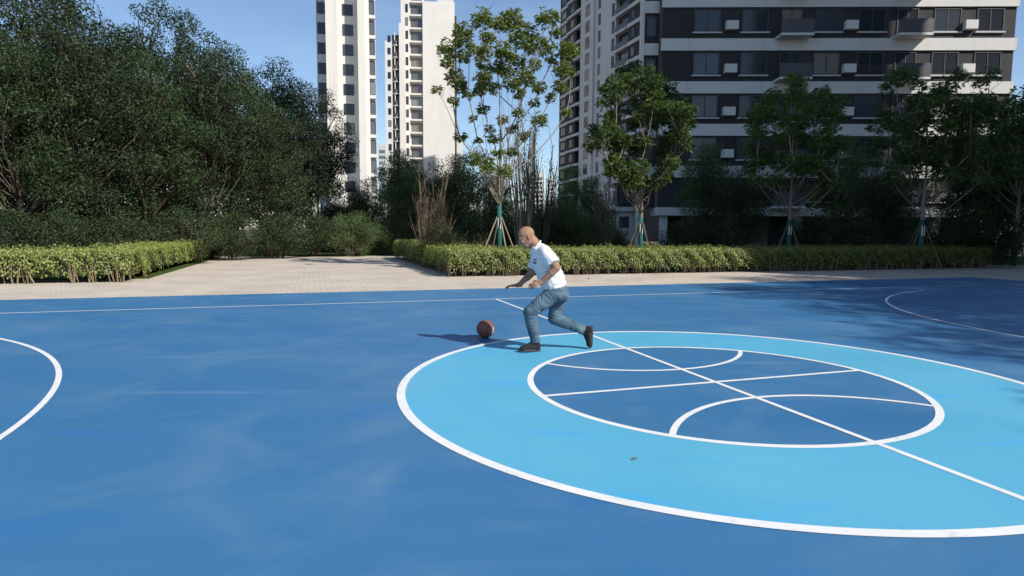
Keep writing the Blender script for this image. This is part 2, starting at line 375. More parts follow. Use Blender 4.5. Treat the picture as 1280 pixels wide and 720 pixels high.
def limb(mb, p0, p1, r0, r1, rr, bend=0.12, seg=4, n=5):
    p0 = Vector(p0); p1 = Vector(p1); L = (p1 - p0).length; pts = []; rad = []
    off = Vector((rr.uniform(-1, 1), rr.uniform(-1, 1), rr.uniform(-0.3, 0.6))) * L * bend
    for i in range(seg + 1):
        t = i / seg; p = p0.lerp(p1, t) + off * math.sin(math.pi * t)
        if 0 < i < seg: p += Vector((rr.uniform(-1, 1), rr.uniform(-1, 1), 0)) * L * 0.015
        pts.append(p); rad.append(r0 + (r1 - r0) * t)
    mb.tube(pts, rad, n); return pts

def tree_proto(seed, height, z0, rx, n_clump, clump_r, per, leaf, leafmat, barkmat, trunk_r, stems=1, egg=1.0, aspect=0.5, droop=0.3, gaps=0.0):
    """returns dict of meshes: trunk, crown"""
    rng = np.random.default_rng(seed); rr = random.Random(seed)
    cz = (height + z0) / 2; hz = (height - z0) / 2
    cen = []; rad = []
    while len(cen) < n_clump:
        d = rng.normal(size=3); d /= np.linalg.norm(d); q = rng.random() ** 0.45
        p = d * q
        width = rx * (1.0 - 0.45 * max(0, p[2]) * egg)
        c = np.array([p[0] * width, p[1] * width, cz + p[2] * hz])
        if any(np.linalg.norm((c - k) / (1, 1, 1)) < clump_r * gaps for k in cen): 
            if rng.random() < 0.9: continue
        cen.append(c); rad.append(clump_r * rng.uniform(0.6, 1.25))
    mb = MB()
    forks = []
    for s in range(stems):
        a = 2 * math.pi * s / max(1, stems) + rr.uniform(-0.4, 0.4); sp = 0 if stems == 1 else 0.12
        base = (math.cos(a) * sp, math.sin(a) * sp, -0.15)
        top = (math.cos(a) * sp * 4 + rr.uniform(-0.2, 0.2), math.sin(a) * sp * 4 + rr.uniform(-0.2, 0.2), z0 + (height - z0) * (0.62 if stems == 1 else 0.75))
        r = trunk_r if stems == 1 else trunk_r * rr.uniform(0.4, 0.65)
        pts = []; rads = []
        for i in range(8):
            t = i / 7; p = Vector(base).lerp(Vector(top), t) + Vector((rr.uniform(-1, 1), rr.uniform(-1, 1), 0)) * 0.035 * (i > 0)
            pts.append(p); rads.append(r * (1.25 - 0.25 * min(1, t * 8)) * (1 - 0.75 * t))
        mb.tube(pts, rads, 8); forks.append(pts)
    for c, r in zip(cen, rad):
        pts = min(forks, key=lambda f: (f[4] - Vector(c)).length)
        tz = max(z0 * 0.75, c[2] - (0.5 + rr.random() * 0.9) * math.hypot(c[0], c[1]) - 0.4)
        p = min(pts, key=lambda q: abs(q.z - tz))
        limb(mb, p, c, trunk_r * 0.28, 0.012, rr, n=4)
        for k in range(2):
            e = Vector(c) + Vector((rr.uniform(-1, 1), rr.uniform(-1, 1), rr.uniform(-0.4, 1))) * r * 0.9
            limb(mb, Vector(p).lerp(Vector(c), 0.6), e, 0.018, 0.006, rr, seg=2, n=3)
    P, Nn = crown_points(rng, cen, rad, per, 0.35)
    V, F = leaf_cards(P, Nn, leaf, rng, aspect, droop)
    cm = np_mesh('crown', V, F); cm.materials.append(leafmat)
    tm = mb.mesh('trunk', True); tm.materials.append(barkmat)
    return tm, cm

def put_tree(proto, loc, name, label, cat='tree', group=None, rz=0.0, s=1.0, sz=None):
    o = empty(name, loc, rz); o.scale = (s, s, sz or s)
    link('trunk', proto[0], o); link('crown', proto[1], o)
    return tag(o, label, cat, group)

# ------------------------------------------------------------------ hedges
def hedge(name, label, pieces, h, leafmat, n_leaf, seed, leaf=0.055, group=None, stems=True, bump=0.07, spread=0.0):
    """pieces: list of (u0,u1,v0,v1) footprints in court axes that grow together as one clipped hedge"""
    rng = np.random.default_rng(seed); rr = random.Random(seed)
    base = uv(pieces[0][0], pieces[0][2]); root = empty(name, (base.x, base.y, 0)); B = np.array(base)
    core = MB()
    Ptot = []; Ntot = []
    areas = [((p[1] - p[0]) + (p[3] - p[2])) * 2 * h + (p[1] - p[0]) * (p[3] - p[2]) for p in pieces]
    for pi, (u0, u1, v0, v1) in enumerate(pieces):
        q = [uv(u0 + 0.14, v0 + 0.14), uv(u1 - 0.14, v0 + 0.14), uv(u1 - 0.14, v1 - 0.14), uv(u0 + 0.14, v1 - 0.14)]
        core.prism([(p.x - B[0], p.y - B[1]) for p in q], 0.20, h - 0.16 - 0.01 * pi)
        n = int(n_leaf * areas[pi] / sum(areas))
        face = rng.choice(5, n, p=np.array([(u1-u0)*h*1.5, (u1-u0)*h*0.5, (v1-v0)*h, (v1-v0)*h, (u1-u0)*(v1-v0)]) / ((u1-u0)*h*2.0 + 2*(v1-v0)*h + (u1-u0)*(v1-v0)))
        a = rng.random(n); b = rng.random(n) ** 0.8; dep = rng.random(n) ** 2 * 0.16
        U = np.where(face < 2, u0 + a * (u1 - u0), np.where(face == 2, u0 + dep, np.where(face == 3, u1 - dep, u0 + a * (u1 - u0))))
        V_ = np.where(face == 0, v0 + dep, np.where(face == 1, v1 - dep, np.where(face == 4, v0 + b * (v1 - v0), v0 + a * (v1 - v0))))
        Z = np.where(face == 4, h - dep, 0.10 + b * (h - 0.10))
        nu = np.where(face == 2, -1.0, np.where(face == 3, 1.0, 0)); nv = np.where(face == 0, -1.0, np.where(face == 1, 1.0, 0)); nz_ = np.where(face == 4, 1.0, 0.25)
        # uneven clipped surface: clumpy waves, sparser toward the foot
        wob = np.sin(U * 5.1 + 1.3 * np.sin(V_ * 3.7)) * np.sin(U * 2.3 + V_ * 4.1 + Z * 6) + 0.6 * np.sin(U * 11.7 + V_ * 9.1 + Z * 13)
        hv = wob * bump + rng.normal(size=n) * 0.025
        U = U + nu * hv; V_ = V_ + nv * hv; Z = Z + np.where(face == 4, hv, 0)
        edge = np.clip((Z - h + 0.12) / 0.12, 0, 1)
        V_ = V_ + np.where(face == 0, edge * 0.07, 0); U = U + np.where(face == 2, edge * 0.07, 0)
        lump = 0.5 + 0.5 * np.sin(U * 6.3 + 2.0 * np.sin(V_ * 2.9 + U * 1.7)) * np.sin(Z * 5 + U * 3.1 + V_ * 5.3)
        keep = (rng.random(n) < (0.12 + 0.88 * np.clip((Z - 0.12) / (0.5 * h), 0, 1)) * (0.55 + 0.45 * lump)) & (Z > 0.03)
        shoots = rng.random(n) < 0.03; Z = Z + np.where(shoots & (face == 4), rng.uniform(0, 0.12, n), 0)
        P = np.array(CC)[None] + U[:, None] * np.array(UU)[None] + V_[:, None] * np.array(VV)[None]; P[:, 2] = Z
        Nn = nu[:, None] * np.array(UU) + nv[:, None] * np.array(VV); Nn[:, 2] = nz_
        Ptot.append(P[keep]); Ntot.append((Nn * 1.2 + np.array([0.25, -0.2, 0.2]) + rng.normal(size=Nn.shape) * 0.5)[keep])
    core.build('hedge_core', M['hedge_core'], root)
    P = np.concatenate(Ptot) - B; Nn = np.concatenate(Ntot)
    up = Nn * 0.2 + np.array([0, 0, 0.8])
    V, F = leaf_cards(P, Nn, leaf, rng, 0.52, 0.0, up=up)
    fo = link('foliage', np_mesh('foliage', V, F), root, leafmat)
    if stems:
        mb = MB()
        for (u0, u1, v0, v1) in pieces:
            for k in range(int((u1 - u0) * 9)):
                u = rr.uniform(u0, u1); v = v0 + rr.uniform(0.03, 0.22)
                p = uv(u, v) - base; p.z = -0.03
                for j in range(2):
                    e = p + UU * rr.uniform(-0.12, 0.12) + VV * rr.uniform(-0.14, 0.05); e.z = rr.uniform(0.32, 0.6)
                    mb.tube([p, p.lerp(e, 0.5) + UU * rr.uniform(-0.02, 0.02), e], [0.009, 0.007, 0.004], 3, cap=False)
            for k in range(int((v1 - v0) * 7)):
                v = rr.uniform(v0, v1); u = u0 + rr.uniform(0.03, 0.2)
                p = uv(u, v) - base; p.z = -0.03
                e = p + VV * rr.uniform(-0.12, 0.12) + UU * rr.uniform(-0.12, 0.05); e.z = rr.uniform(0.32, 0.6)
                mb.tube([p, e], [0.009, 0.004], 3, cap=False)
        mb.build('stems', M['twig'], root)['kind'] = 'stuff'
    return tag(root, label, 'hedge', group)

hedge('clipped_hedge', 'long clipped yellow-green hedge along the beige paving behind the running man',
      [(0.35, 24.0, 13.75, 15.4), (0.35, 2.0, 15.4, 27.5)], 0.83, M['hedge_leaf'], 130000, 11, leaf=0.068, bump=0.085)
hedge('clipped_hedge', 'clipped hedge on the far side of the open paved plaza, round the tall trees',
      [(-22.0, -8.3, 13.9, 15.4), (-9.7, -8.3, 15.4, 29.5)], 0.85, M['hedge_leaf'], 75000, 12, leaf=0.066, bump=0.085)
hedge('low_hedge', 'low hedge, bright green where sunlight is painted in, closing the far end of the paved path',
      [(-12.0, -1.0, 30.9, 32.1)], 0.75, M['hedge_sunlit'], 16000, 13, leaf=0.07)  # lighter leaf colour paints sunlight into this end of the hedge
hedge('low_hedge', 'low hedge, dark where shade is painted in, continuing from the bright hedge behind the bare shrub',
      [(-0.7, 3.4, 30.9, 32.3)], 0.72, M['leaf_dark'], 9000, 14, leaf=0.07, stems=False)  # same hedge, darker leaf colour paints the shade on this end
hedge('low_hedge', 'low dark shaded hedge on the lawn before the charcoal apartment block',
      [(7.5, 19.0, 22.0, 23.4)], 0.62, M['leaf_dark'], 16000, 15, leaf=0.06, stems=False)

# grass on the lawn between hedge and buildings
def grass(name, label, u0, u1, v0, v1, n, seed, z):
    rng = np.random.default_rng(seed)
    U = rng.uniform(u0, u1, n); V_ = v0 + (v1 - v0) * rng.random(n) ** 1.5
    P = np.array(CC)[None] + U[:, None] * np.array(UU)[None] + V_[:, None] * np.array(VV)[None]; P[:, 2] = z - 0.01
    a = rng.uniform(0, 2 * math.pi, n); s = np.stack([np.cos(a), np.sin(a), np.zeros(n)], 1) * 0.012
    h = rng.uniform(0.06, 0.15, n); tip = P + rng.normal(size=(n, 3)) * 0.03; tip[:, 2] = P[:, 2] + h
    V = np.stack([P - s, P + s, tip], 1).reshape(-1, 3); F = np.arange(3 * n).reshape(-1, 3)
    tag(link(name, np_mesh(name, V, F), None, M['blade']), label, 'grass', kind='stuff')
grass('lawn_grass', 'short shaded grass on the lawn behind the long hedge', 2.1, 26, 15.5, 34, 50000, 21, 0.015)
grass('lawn_grass', 'short grass under the tall trees beyond the plaza', -22, -9.8, 15.6, 34, 20000, 22, 0.014)

# ------------------------------------------------------------------ young staked trees
def stakes(root, base_r, top_z, n, mat_, spread=0.95, rr=R):
    for k in range(n):
        a = 2 * math.pi * k / n + 0.45
        e = Vector((math.cos(a) * spread, math.sin(a) * spread, -0.06)); t = Vector((math.cos(a) * base_r, math.sin(a) * base_r, top_z))
        MB().tube([e, t], [0.028, 0.024], 6).build('stake', mat_, root)

def staked_tree(loc, name, label, tufts, fork_z, wrap_z, leafmat, trunk_r, seed, tuft_leaves, leaflet, group=None, brace=M['stake'], n_stake=4, stake_top=1.75, twigs=2, bare=0):
    rr = random.Random(seed); rng = np.random.default_rng(seed)
    root = empty(name, loc)
    mb = MB(); top = max(t[0].z for t in tufts)
    spine = [Vector((0, 0, -0.2)), Vector((0.01, 0, fork_z * 0.5)), Vector((0, 0.01, fork_z)), Vector((0.03, 0, fork_z + (top - fork_z) * 0.3)), Vector((-0.02, 0.03, fork_z + (top - fork_z) * 0.6))]
    mb.tube(spine, [trunk_r * 1.1, trunk_r, trunk_r * 0.92, trunk_r * 0.5, trunk_r * 0.2], 10)
    nodes = [(Vector((rr.uniform(-.02, .02), rr.uniform(-.02, .02), fork_z - 0.6 + 0.22 * q)), -1) for q in range(6)]
    nodes += [(spine[3], -1), (spine[4], -1)]
    nfix = len(nodes); order = sorted(tufts, key=lambda t: t[0].z); par = {}
    for (c, r) in order:
        best = min(range(len(nodes)), key=lambda q: 1e9 if nodes[q][0].z > c.z - max(0.3, 0.75 * math.hypot(c.x - nodes[q][0].x, c.y - nodes[q][0].y)) else (c - nodes[q][0]).length * (1.0 if q >= nfix else 0.75) + 0.9 * math.hypot(c.x - nodes[q][0].x, c.y - nodes[q][0].y))
        par[len(nodes)] = best; nodes.append((c, best))
    cnt = {q: 1 for q in range(len(nodes))}
    for q in range(len(nodes) - 1, nfix - 1, -1): cnt[par[q]] = cnt.get(par[q], 0) + cnt[q]
    for kb in range(bare):
        c = tufts[rr.randrange(len(tufts))][0]; p0 = Vector((0, 0, fork_z - rr.uniform(0, 0.5))); hgt = rr.uniform(0.35, 0.85)
        e = Vector((c.x * hgt * 0.8, c.y * hgt * 0.8, p0.z + (c.z - p0.z) * hgt)); m_ = p0.lerp(e, 0.45) + Vector((c.x, c.y, 0)) * 0.08
        mb.tube([p0, m_, e], [0.018, 0.012, 0.004], 4, cap=False)
    for q in range(nfix, len(nodes)):
        c = nodes[q][0]; p0 = nodes[par[q]][0]; L = (c - p0).length; r = tufts[0][1]
        r0 = min(trunk_r * 0.42, 0.009 + 0.0065 * math.sqrt(cnt[q]) * 1.2); r1 = 0.008 + 0.004 * math.sqrt(max(0, cnt[q] - 1))
        outw = Vector((c.x - p0.x, c.y - p0.y, 0)); j1 = Vector((rr.uniform(-1, 1), rr.uniform(-1, 1), 0)) * 0.03 * L; j2 = Vector((rr.uniform(-1, 1), rr.uniform(-1, 1), 0)) * 0.03 * L
        mb.tube([p0, p0.lerp(c, 0.33) + outw * 0.10 + j1, p0.lerp(c, 0.68) + outw * 0.08 + j2, c], [r0, r0 * 0.9 + r1 * 0.1, (r0 + r1) / 2, r1], 5, cap=False)
        for jj in range(twigs):
            qq = p0.lerp(c, rr.uniform(0.4, 1.0)); e = qq + Vector((rr.uniform(-1, 1), rr.uniform(-1, 1), rr.uniform(0.3, 1.4))) * 0.4
            mb.tube([qq, qq.lerp(e, 0.5) + Vector((0, 0, 0.03)), e], [0.008, 0.006, 0.003], 3, cap=False)
    mb.build('trunk', M['bark_pale'], root, True)
    # foliage: palmate leaves of drooping leaflets
    P = []; T = []; 
    for (c, r) in tufts:
        k = int(tuft_leaves * (r / 0.35) ** 2)
        for _ in range(k):
            d = rng.normal(size=3); d /= np.linalg.norm(d)
            hub = np.array(c) + d * r * rng.random() ** 0.5 * np.array([1, 1, 1.0])
            ax = d * np.array([1, 1, 0.3]) + rng.normal(size=3) * 0.5
            for j in range(5):
                a = (j - 2) * 0.5 + rng.normal() * 0.15
                h = math.atan2(ax[1], ax[0]) + a
                P.append(hub); T.append((math.cos(h), math.sin(h), -0.75 + rng.normal() * 0.35))
    P = np.array(P); T = np.array(T); n = len(P)
    T /= np.linalg.norm(T, axis=1, keepdims=True)
    Nn = np.cross(T, rng.normal(size=(n, 3))); Nn[:, 2] = np.abs(Nn[:, 2]) + 0.4
    V, F = leaf_cards(P, Nn, leaflet, rng, 0.36, 0.0, up=T * 2.5, fold=0.2)
    link('crown', np_mesh('crown', V, F), root, leafmat)
    wmb = MB(); wmb.tube([Vector((0, 0, -0.02)), Vector((0.01, 0, wrap_z * 0.5)), Vector((0, 0.006, wrap_z))], [trunk_r * 1.1 + 0.016, trunk_r + 0.018, trunk_r * 0.95 + 0.016], 14)
    wp = wmb.build('trunk_wrap', M['wrap'], root, True)
    for sx in (-0.55, 0.6): MB().box(trunk_r * sx - 0.014, trunk_r * sx + 0.014, -trunk_r - 0.036, -trunk_r + 0.01, stake_top - 0.45, stake_top - 0.05).build('tie_tag', M['strap'], root)
    stakes(root, trunk_r + 0.02, stake_top, n_stake, brace)
    return tag(root, label, 'tree', group)

def px_tufts(lst, base, d, spread, mpx, rr):
    o = []
    for (x, y, r) in lst:
        dy = rr.uniform(-spread, spread); p = at(x, y, d + dy)
        o.append((Vector((p.x - base.x, dy, p.z)), r * mpx))
    return o

D1 = 23.0; b1 = at(624, 318, D1); b1.z = 0
t1 = [(603,24,14),(578,40,14),(559,61,12),(569,96,13),(639,26,17),(655,45,17),(685,22,13),(709,64,16),(681,57,12),(601,64,13),(610,48,11),(629,64,13),
      (633,89,12),(604,99,13),(578,70,10),(658,96,12),(668,80,9),(674,109,10),(703,86,11),(700,108,10),(642,105,11),(674,150,9),(575,172,8),(617,172,8),
      (594,198,9),(547,112,6),(560,78,9),(574,108,10),(600,112,9),(588,58,8),(650,118,8),(690,76,8),(622,30,9),(664,60,10),(640,70,9),(592,148,6),(708,140,6),
      (610,206,10),(632,214,9),(640,190,6),(714,90,7),(566,126,7),(606,84,10),(618,110,8),(622,84,9),(650,78,9),(648,140,7),(628,150,7),(604,136,7),(668,128,7),(688,122,7),(586,118,8),(640,160,7),(612,160,6),(655,170,7),(622,190,7),(598,176,6),(694,40,8),(572,54,8)]
staked_tree(b1, 'young_tree', 'sunlit young tree with open crown and teal-wrapped trunk standing in the clipped hedge',
            px_tufts(t1, b1, D1, 1.9, D1 / FPX * 0.92, random.Random(3)), 2.75, 2.40, M['leaf_fresh'], 0.07, 31, 110, 0.15, stake_top=1.95, bare=26)
D2 = 24.6; b2 = at(800, 320, D2); b2.z = 0
rr2 = random.Random(5); t2 = []
for k in range(120):
    a = rr2.uniform(0, math.pi * 2); q = rr2.random() ** 0.5
    t2.append((800 + math.cos(a) * q * 62, 158 + math.sin(a) * q * 76, rr2.uniform(6, 12)))
staked_tree(b2, 'young_tree', 'leafy shaded young tree with teal-wrapped trunk and props before the charcoal block',
            px_tufts(t2, b2, D2, 2.1, D2 / FPX, random.Random(4)), 2.75, 2.0, M['leaf_mid'], 0.075, 32, 75, 0.16, brace=M['bark'], n_stake=4, stake_top=1.8)
for (px, d, lab, sd) in ((985, 27.5, 'staked young tree on the lawn before the charcoal block entrance, thinner crown', 41),
                         (1150, 25.5, 'staked young tree with a broad crown beyond the right end of the court', 42),
                         (1268, 28.0, 'staked young tree at the outer end of the long clipped hedge', 43)):
    b = at(px, 318, d); b.z = 0; rq = random.Random(sd); tf = []
    for k in range(85):
        a = rq.uniform(0, math.pi * 2); q = rq.random() ** 0.5; e = rq.uniform(0, 2 * math.pi)
        tf.append((Vector((math.cos(a) * q * 2.0, math.sin(a) * q * 1.9, 5.6 + math.sin(e) * 2.4 * rq.random() ** 0.5)), rq.uniform(0.3, 0.48)))
    staked_tree(b, 'young_tree', lab, tf, 2.6, 2.0, M['leaf_mid'], 0.08, sd, 45, 0.165, brace=M['bark'], stake_top=1.8)

# ------------------------------------------------------------------ shrubs and background trees
def twig_shrub(loc, name, label, n, h, spread, seed, matn, leafn=0, leafmat=None, r=0.016, lean=0.5):
    rr = random.Random(seed); rng = np.random.default_rng(seed); root = empty(name, loc); mb = MB(); tips = []
    for k in range(n):
        a = rr.uniform(0, 2 * math.pi); s = rr.random() ** 0.5
        p = Vector((math.cos(a) * s * 0.28, math.sin(a) * s * 0.28, -0.08)); hh = h * rr.uniform(0.55, 1.0)
        e = Vector((math.cos(a) * spread * s * rr.uniform(.6, 1.1), math.sin(a) * spread * s * rr.uniform(.6, 1.1), hh))
        m1 = p.lerp(e, 0.4) + Vector((math.cos(a), math.sin(a), 0)) * 0.1 * spread * rr.uniform(-1, 1.2); m2 = p.lerp(e, 0.75) + Vector((rr.uniform(-1, 1), rr.uniform(-1, 1), 0)) * 0.08
        mb.tube([p, m1, m2, e], [r, r * 0.8, r * 0.5, r * 0.22], 4, cap=False)
        for j in range(5):
            q = m1.lerp(e, rr.uniform(0.0, 0.95)); e2 = q + Vector((rr.uniform(-1, 1) * lean, rr.uniform(-1, 1) * lean, rr.uniform(0.5, 1.4))) * h * 0.14
            mb.tube([q, q.lerp(e2, .5) + Vector((0, 0, .02)), e2], [r * 0.4, r * 0.3, r * 0.15], 3, cap=False); tips.append(e2); tips.append(q)
    mb.build('stems', matn, root, True)['kind'] = 'stuff'
    if leafn:
        i = rng.integers(0, len(tips), leafn); P = np.array([tips[j] for j in i]) + rng.normal(size=(leafn, 3)) * 0.12
        V, F = leaf_cards(P, rng.normal(size=(leafn, 3)) + np.array([0, 0, .5]), 0.08, rng, 0.5, 0.3)
        link('crown', np_mesh('crown', V, F), root, leafmat)
    return tag(root, label, 'shrub')

def gp(px, d): 
    p = at(px, 300, d); return Vector((p.x, p.y, 0))

twig_shrub(gp(541, 27.2), 'bare_shrub', 'bare brown many-stemmed shrub behind the left corner of the long hedge', 90, 3.1, 1.05, 51, M['twig_bare'], 500, M['leaf_bronze'])
twig_shrub(gp(534, 28.6), 'bare_shrub', 'tall thin leafless branches rising above the brown shrub', 14, 4.6, 1.5, 52, M['twig_bare'], 60, M['leaf_olive'], 0.02)
twig_shrub(gp(605, 27.5), 'bare_shrub', 'reddish brown low twiggy shrub beside the sunlit staked tree', 60, 1.35, 0.6, 53, M['twig_bare'], 500, M['leaf_bronze'])
twig_shrub(gp(655, 29.0), 'multi_stem_tree', 'tall many-stemmed nearly bare tree behind the sunlit staked tree', 26, 7.4, 1.5, 54, M['bark_pale'], 1500, M['leaf_olive'], 0.05, lean=0.35)['category'] = 'tree'
twig_shrub(gp(672, 31.0), 'multi_stem_tree', 'thin many-stemmed bare tree between the round bushes and the far towers', 16, 6.4, 1.3, 55, M['bark'], 900, M['leaf_dark'], 0.04, lean=0.35)['category'] = 'tree'

def bush_proto(seed, rx, h, nc, cr, per, leaf, lm):
    return tree_proto(seed, h, 0.12, rx, nc, cr, per, leaf, lm, M['bark'], 0.05, stems=5, egg=0.35)
bA = bush_proto(61, 1.0, 1.75, 40, 0.38, 1500, 0.06, M['leaf_olive'])
put_tree(bA, gp(547, 24.2), 'round_bush', 'small round olive bush in front of the bare shrub', 'bush')
bB = bush_proto(62, 1.75, 3.0, 56, 0.6, 900, 0.085, M['leaf_deep'])
put_tree(bB, gp(690, 33.0), 'round_bush', 'big dark round bush between the bare trunks and the pale shrub', 'bush')
put_tree(bB, gp(654, 34.5), 'round_bush', 'dark round bush behind the multi-stemmed trunks', 'bush', rz=1.3, s=0.9)
put_tree(bB, gp(728, 32.0), 'round_bush', 'lower dark bush at the foot of the pale leafy shrub', 'bush', rz=2.3, s=0.72)
put_tree(bB, gp(598, 33.5), 'round_bush', 'dark bush behind the reddish twiggy shrub', 'bush', rz=3.3, s=0.75)
put_tree(bB, gp(440, 33.6), 'round_bush', 'leafy bush behind the low bright green hedge', 'bush', rz=0.3, s=0.8)
put_tree(bB, gp(492, 35.5), 'round_bush', 'shaded bush behind the low dark hedge near the path end', 'bush', rz=4.3, s=0.75)
put_tree(bB, gp(770, 36.0), 'round_bush', 'dark bush against the low white annex wall', 'bush', rz=5.0, s=0.55)
tP = tree_proto(71, 5.0, 0.7, 0.75, 40, 0.33, 800, 0.07, M['leaf_olive'], M['bark_pale'], 0.06, stems=6, egg=0.4)
put_tree(tP, gp(757, 31.5), 'pale_shrub', 'tall pale olive leafy shrub before the annex', 'shrub', s=1.0)
put_tree(tP, gp(742, 33.5), 'pale_shrub', 'thinner pale leafy shrub next to the dark round bush', 'shrub', rz=1.9, s=0.78)
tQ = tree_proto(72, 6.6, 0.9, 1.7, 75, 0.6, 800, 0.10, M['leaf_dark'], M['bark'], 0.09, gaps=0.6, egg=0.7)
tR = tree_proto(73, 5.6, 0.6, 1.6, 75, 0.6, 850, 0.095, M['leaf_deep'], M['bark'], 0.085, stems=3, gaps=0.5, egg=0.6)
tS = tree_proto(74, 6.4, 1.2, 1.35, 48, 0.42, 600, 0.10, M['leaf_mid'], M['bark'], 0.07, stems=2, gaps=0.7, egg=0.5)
G = 'background trees between the hedges and the towers'
for (proto, px, d, s, rz, lab) in (
    (tR, 452, 39, 0.85, 0.2, 'dark rounded tree in front of the pale left tower'),
    (tQ, 497, 37, 0.92, 1.2, 'dark bushy tree below the window column of the cream tower'),
    (tR, 520, 41, 1.12, 2.2, 'dense dark tree behind the bare brown shrub'),
    (tR, 556, 40, 1.06, 3.6, 'dense dark tree below the plain cream tower wall'),
    (tS, 592, 35, 0.97, 0.6, 'lacy lighter tree left of the sunlit staked tree'),
    (tQ, 575, 38, 0.9, 4.1, 'dark leafy tree between dense tree and lacy tree'),
    (tQ, 622, 42, 0.85, 5.1, 'dark tree directly behind the sunlit staked trunk'),
    (tS, 712, 40, 0.92, 2.7, 'lacy tree at the foot of the dark balconied tower'),
    (tR, 697, 44, 0.78, 1.1, 'dark tree behind the big round bush'),
    (tQ, 735, 45, 0.8, 0.1, 'shaded tree close to the balconied tower wall'),
    (tR, 752, 50, 0.7, 3.0, 'small dark tree beside the annex corner')):
    put_tree(proto, gp(px, d), 'background_tree', lab, 'tree', G, rz, s)

for i, (px, d, s_) in enumerate(((425, 46, 1.15), (462, 45, 1.0), (508, 46, 1.1), (540, 45, 1.05), (572, 46, 1.1), (606, 44, 1.0), (640, 47, 1.0), (668, 43, 0.95), (706, 46, 1.0))):
    put_tree(bB, gp(px, d), 'screen_bush', 'dark tall bush in the shaded screen row behind the background trees', 'bush', 'screen row of dark bushes', i * 1.3, s_)
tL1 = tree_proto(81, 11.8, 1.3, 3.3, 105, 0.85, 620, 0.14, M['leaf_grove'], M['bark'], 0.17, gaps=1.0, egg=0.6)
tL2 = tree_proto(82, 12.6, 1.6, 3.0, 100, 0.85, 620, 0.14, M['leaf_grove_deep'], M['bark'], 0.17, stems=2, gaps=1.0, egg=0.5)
GL = 'tall dark trees beyond the plaza'
LL = 'tall dense dark green tree standing in the grove beyond the plaza hedge'
for i, (px, d, s, rz, pr) in enumerate(((395, 38, 0.8, 0, tL2), (335, 33, 0.72, 1, tL1), (352, 43, 1.1, 2, tL1), (262, 30, 0.85, 3, tL2), (290, 40, 1.1, 2.4, tL1), (180, 27, 0.78, 4, tL1), (215, 37, 1.15, 0.7, tL2),
                                     (105, 24.5, 0.82, 5, tL2), (130, 34, 1.15, 1.4, tL1), (28, 22.5, 0.74, 6, tL1), (45, 31, 1.1, 2.2, tL2), (-50, 24, 0.9, 3.1, tL1))):
    put_tree(pr, gp(px, d), 'grove_tree', LL, 'tree', GL, rz, s)
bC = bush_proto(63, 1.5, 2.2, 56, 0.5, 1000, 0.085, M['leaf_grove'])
for i, (px, d, s) in enumerate(((20, 19.5, 0.8), (85, 21.5, 0.9), (150, 23, 0.85), (228, 25.5, 1.0), (290, 29, 1.0), (350, 31, 1.0), (392, 33.5, 1.0), (60, 25, 1.1), (190, 29, 1.1))):
    put_tree(bC, gp(px, d), 'grove_bush', 'dense dark bush under the grove trees behind the plaza hedge', 'bush', 'bushes under the grove trees', i * 0.9, s)
GR = 'trees before the charcoal block'
for i, (px, d, s, rz, pr) in enumerate(((880, 35, 0.95, 0.5, tQ), (925, 33, 0.9, 1.5, tR), (1050, 36, 1.05, 2.5, tQ), (1100, 31, 0.95, 3.5, tR), (1205, 33, 1.2, 0.9, tQ), (1265, 31, 1.2, 1.9, tR), (1300, 38, 1.6, 2.9, tQ), (1235, 42, 1.5, 0.3, tR))):
    put_tree(pr, gp(px, d), 'lawn_tree', 'dark leafy tree on the lawn before the long charcoal apartment front', 'tree', GR, rz, s)
for i, (px, d, s) in enumerate(((860, 30, 0.9), (905, 29, 0.8), (1015, 31, 1.0), (1065, 29, 0.9), (1180, 28, 1.0), (1230, 27, 0.95))):
    put_tree(bC, gp(px, d), 'lawn_bush', 'dark bush on the shaded lawn before the long charcoal apartment front', 'bush', 'bushes before the charcoal block', i * 1.1, s)
# unseen row added past the right end of the court to shade that side
for i, (x, y, s) in enumerate(((22.5, 8.6, 1.3), (21.6, 3.0, 1.35), (21.0, -2.4, 1.32), (21.0, -7.6, 1.3), (24.4, 14.2, 1.25))):
    put_tree((tL1, tL2)[i % 2], (x, y, 0), 'added_shade_tree', 'tall leafy tree in the unseen row added to shade the court end', 'tree', 'unseen shade trees added past the court end', i * 1.7, s)

for i, (x, y, s) in enumerate(((44, 44, 1.1), (52, 38, 1.0), (58, 50, 1.2), (66, 42, 1.1), (40, 56, 1.0), (74, 56, 1.2))):
    put_tree((tL2, tL1)[i % 2], (x, y, 0), 'far_lawn_tree', 'tall dark tree in the stand between the two charcoal buildings', 'tree', 'stand of trees between the charcoal buildings', i * 2.1, s)

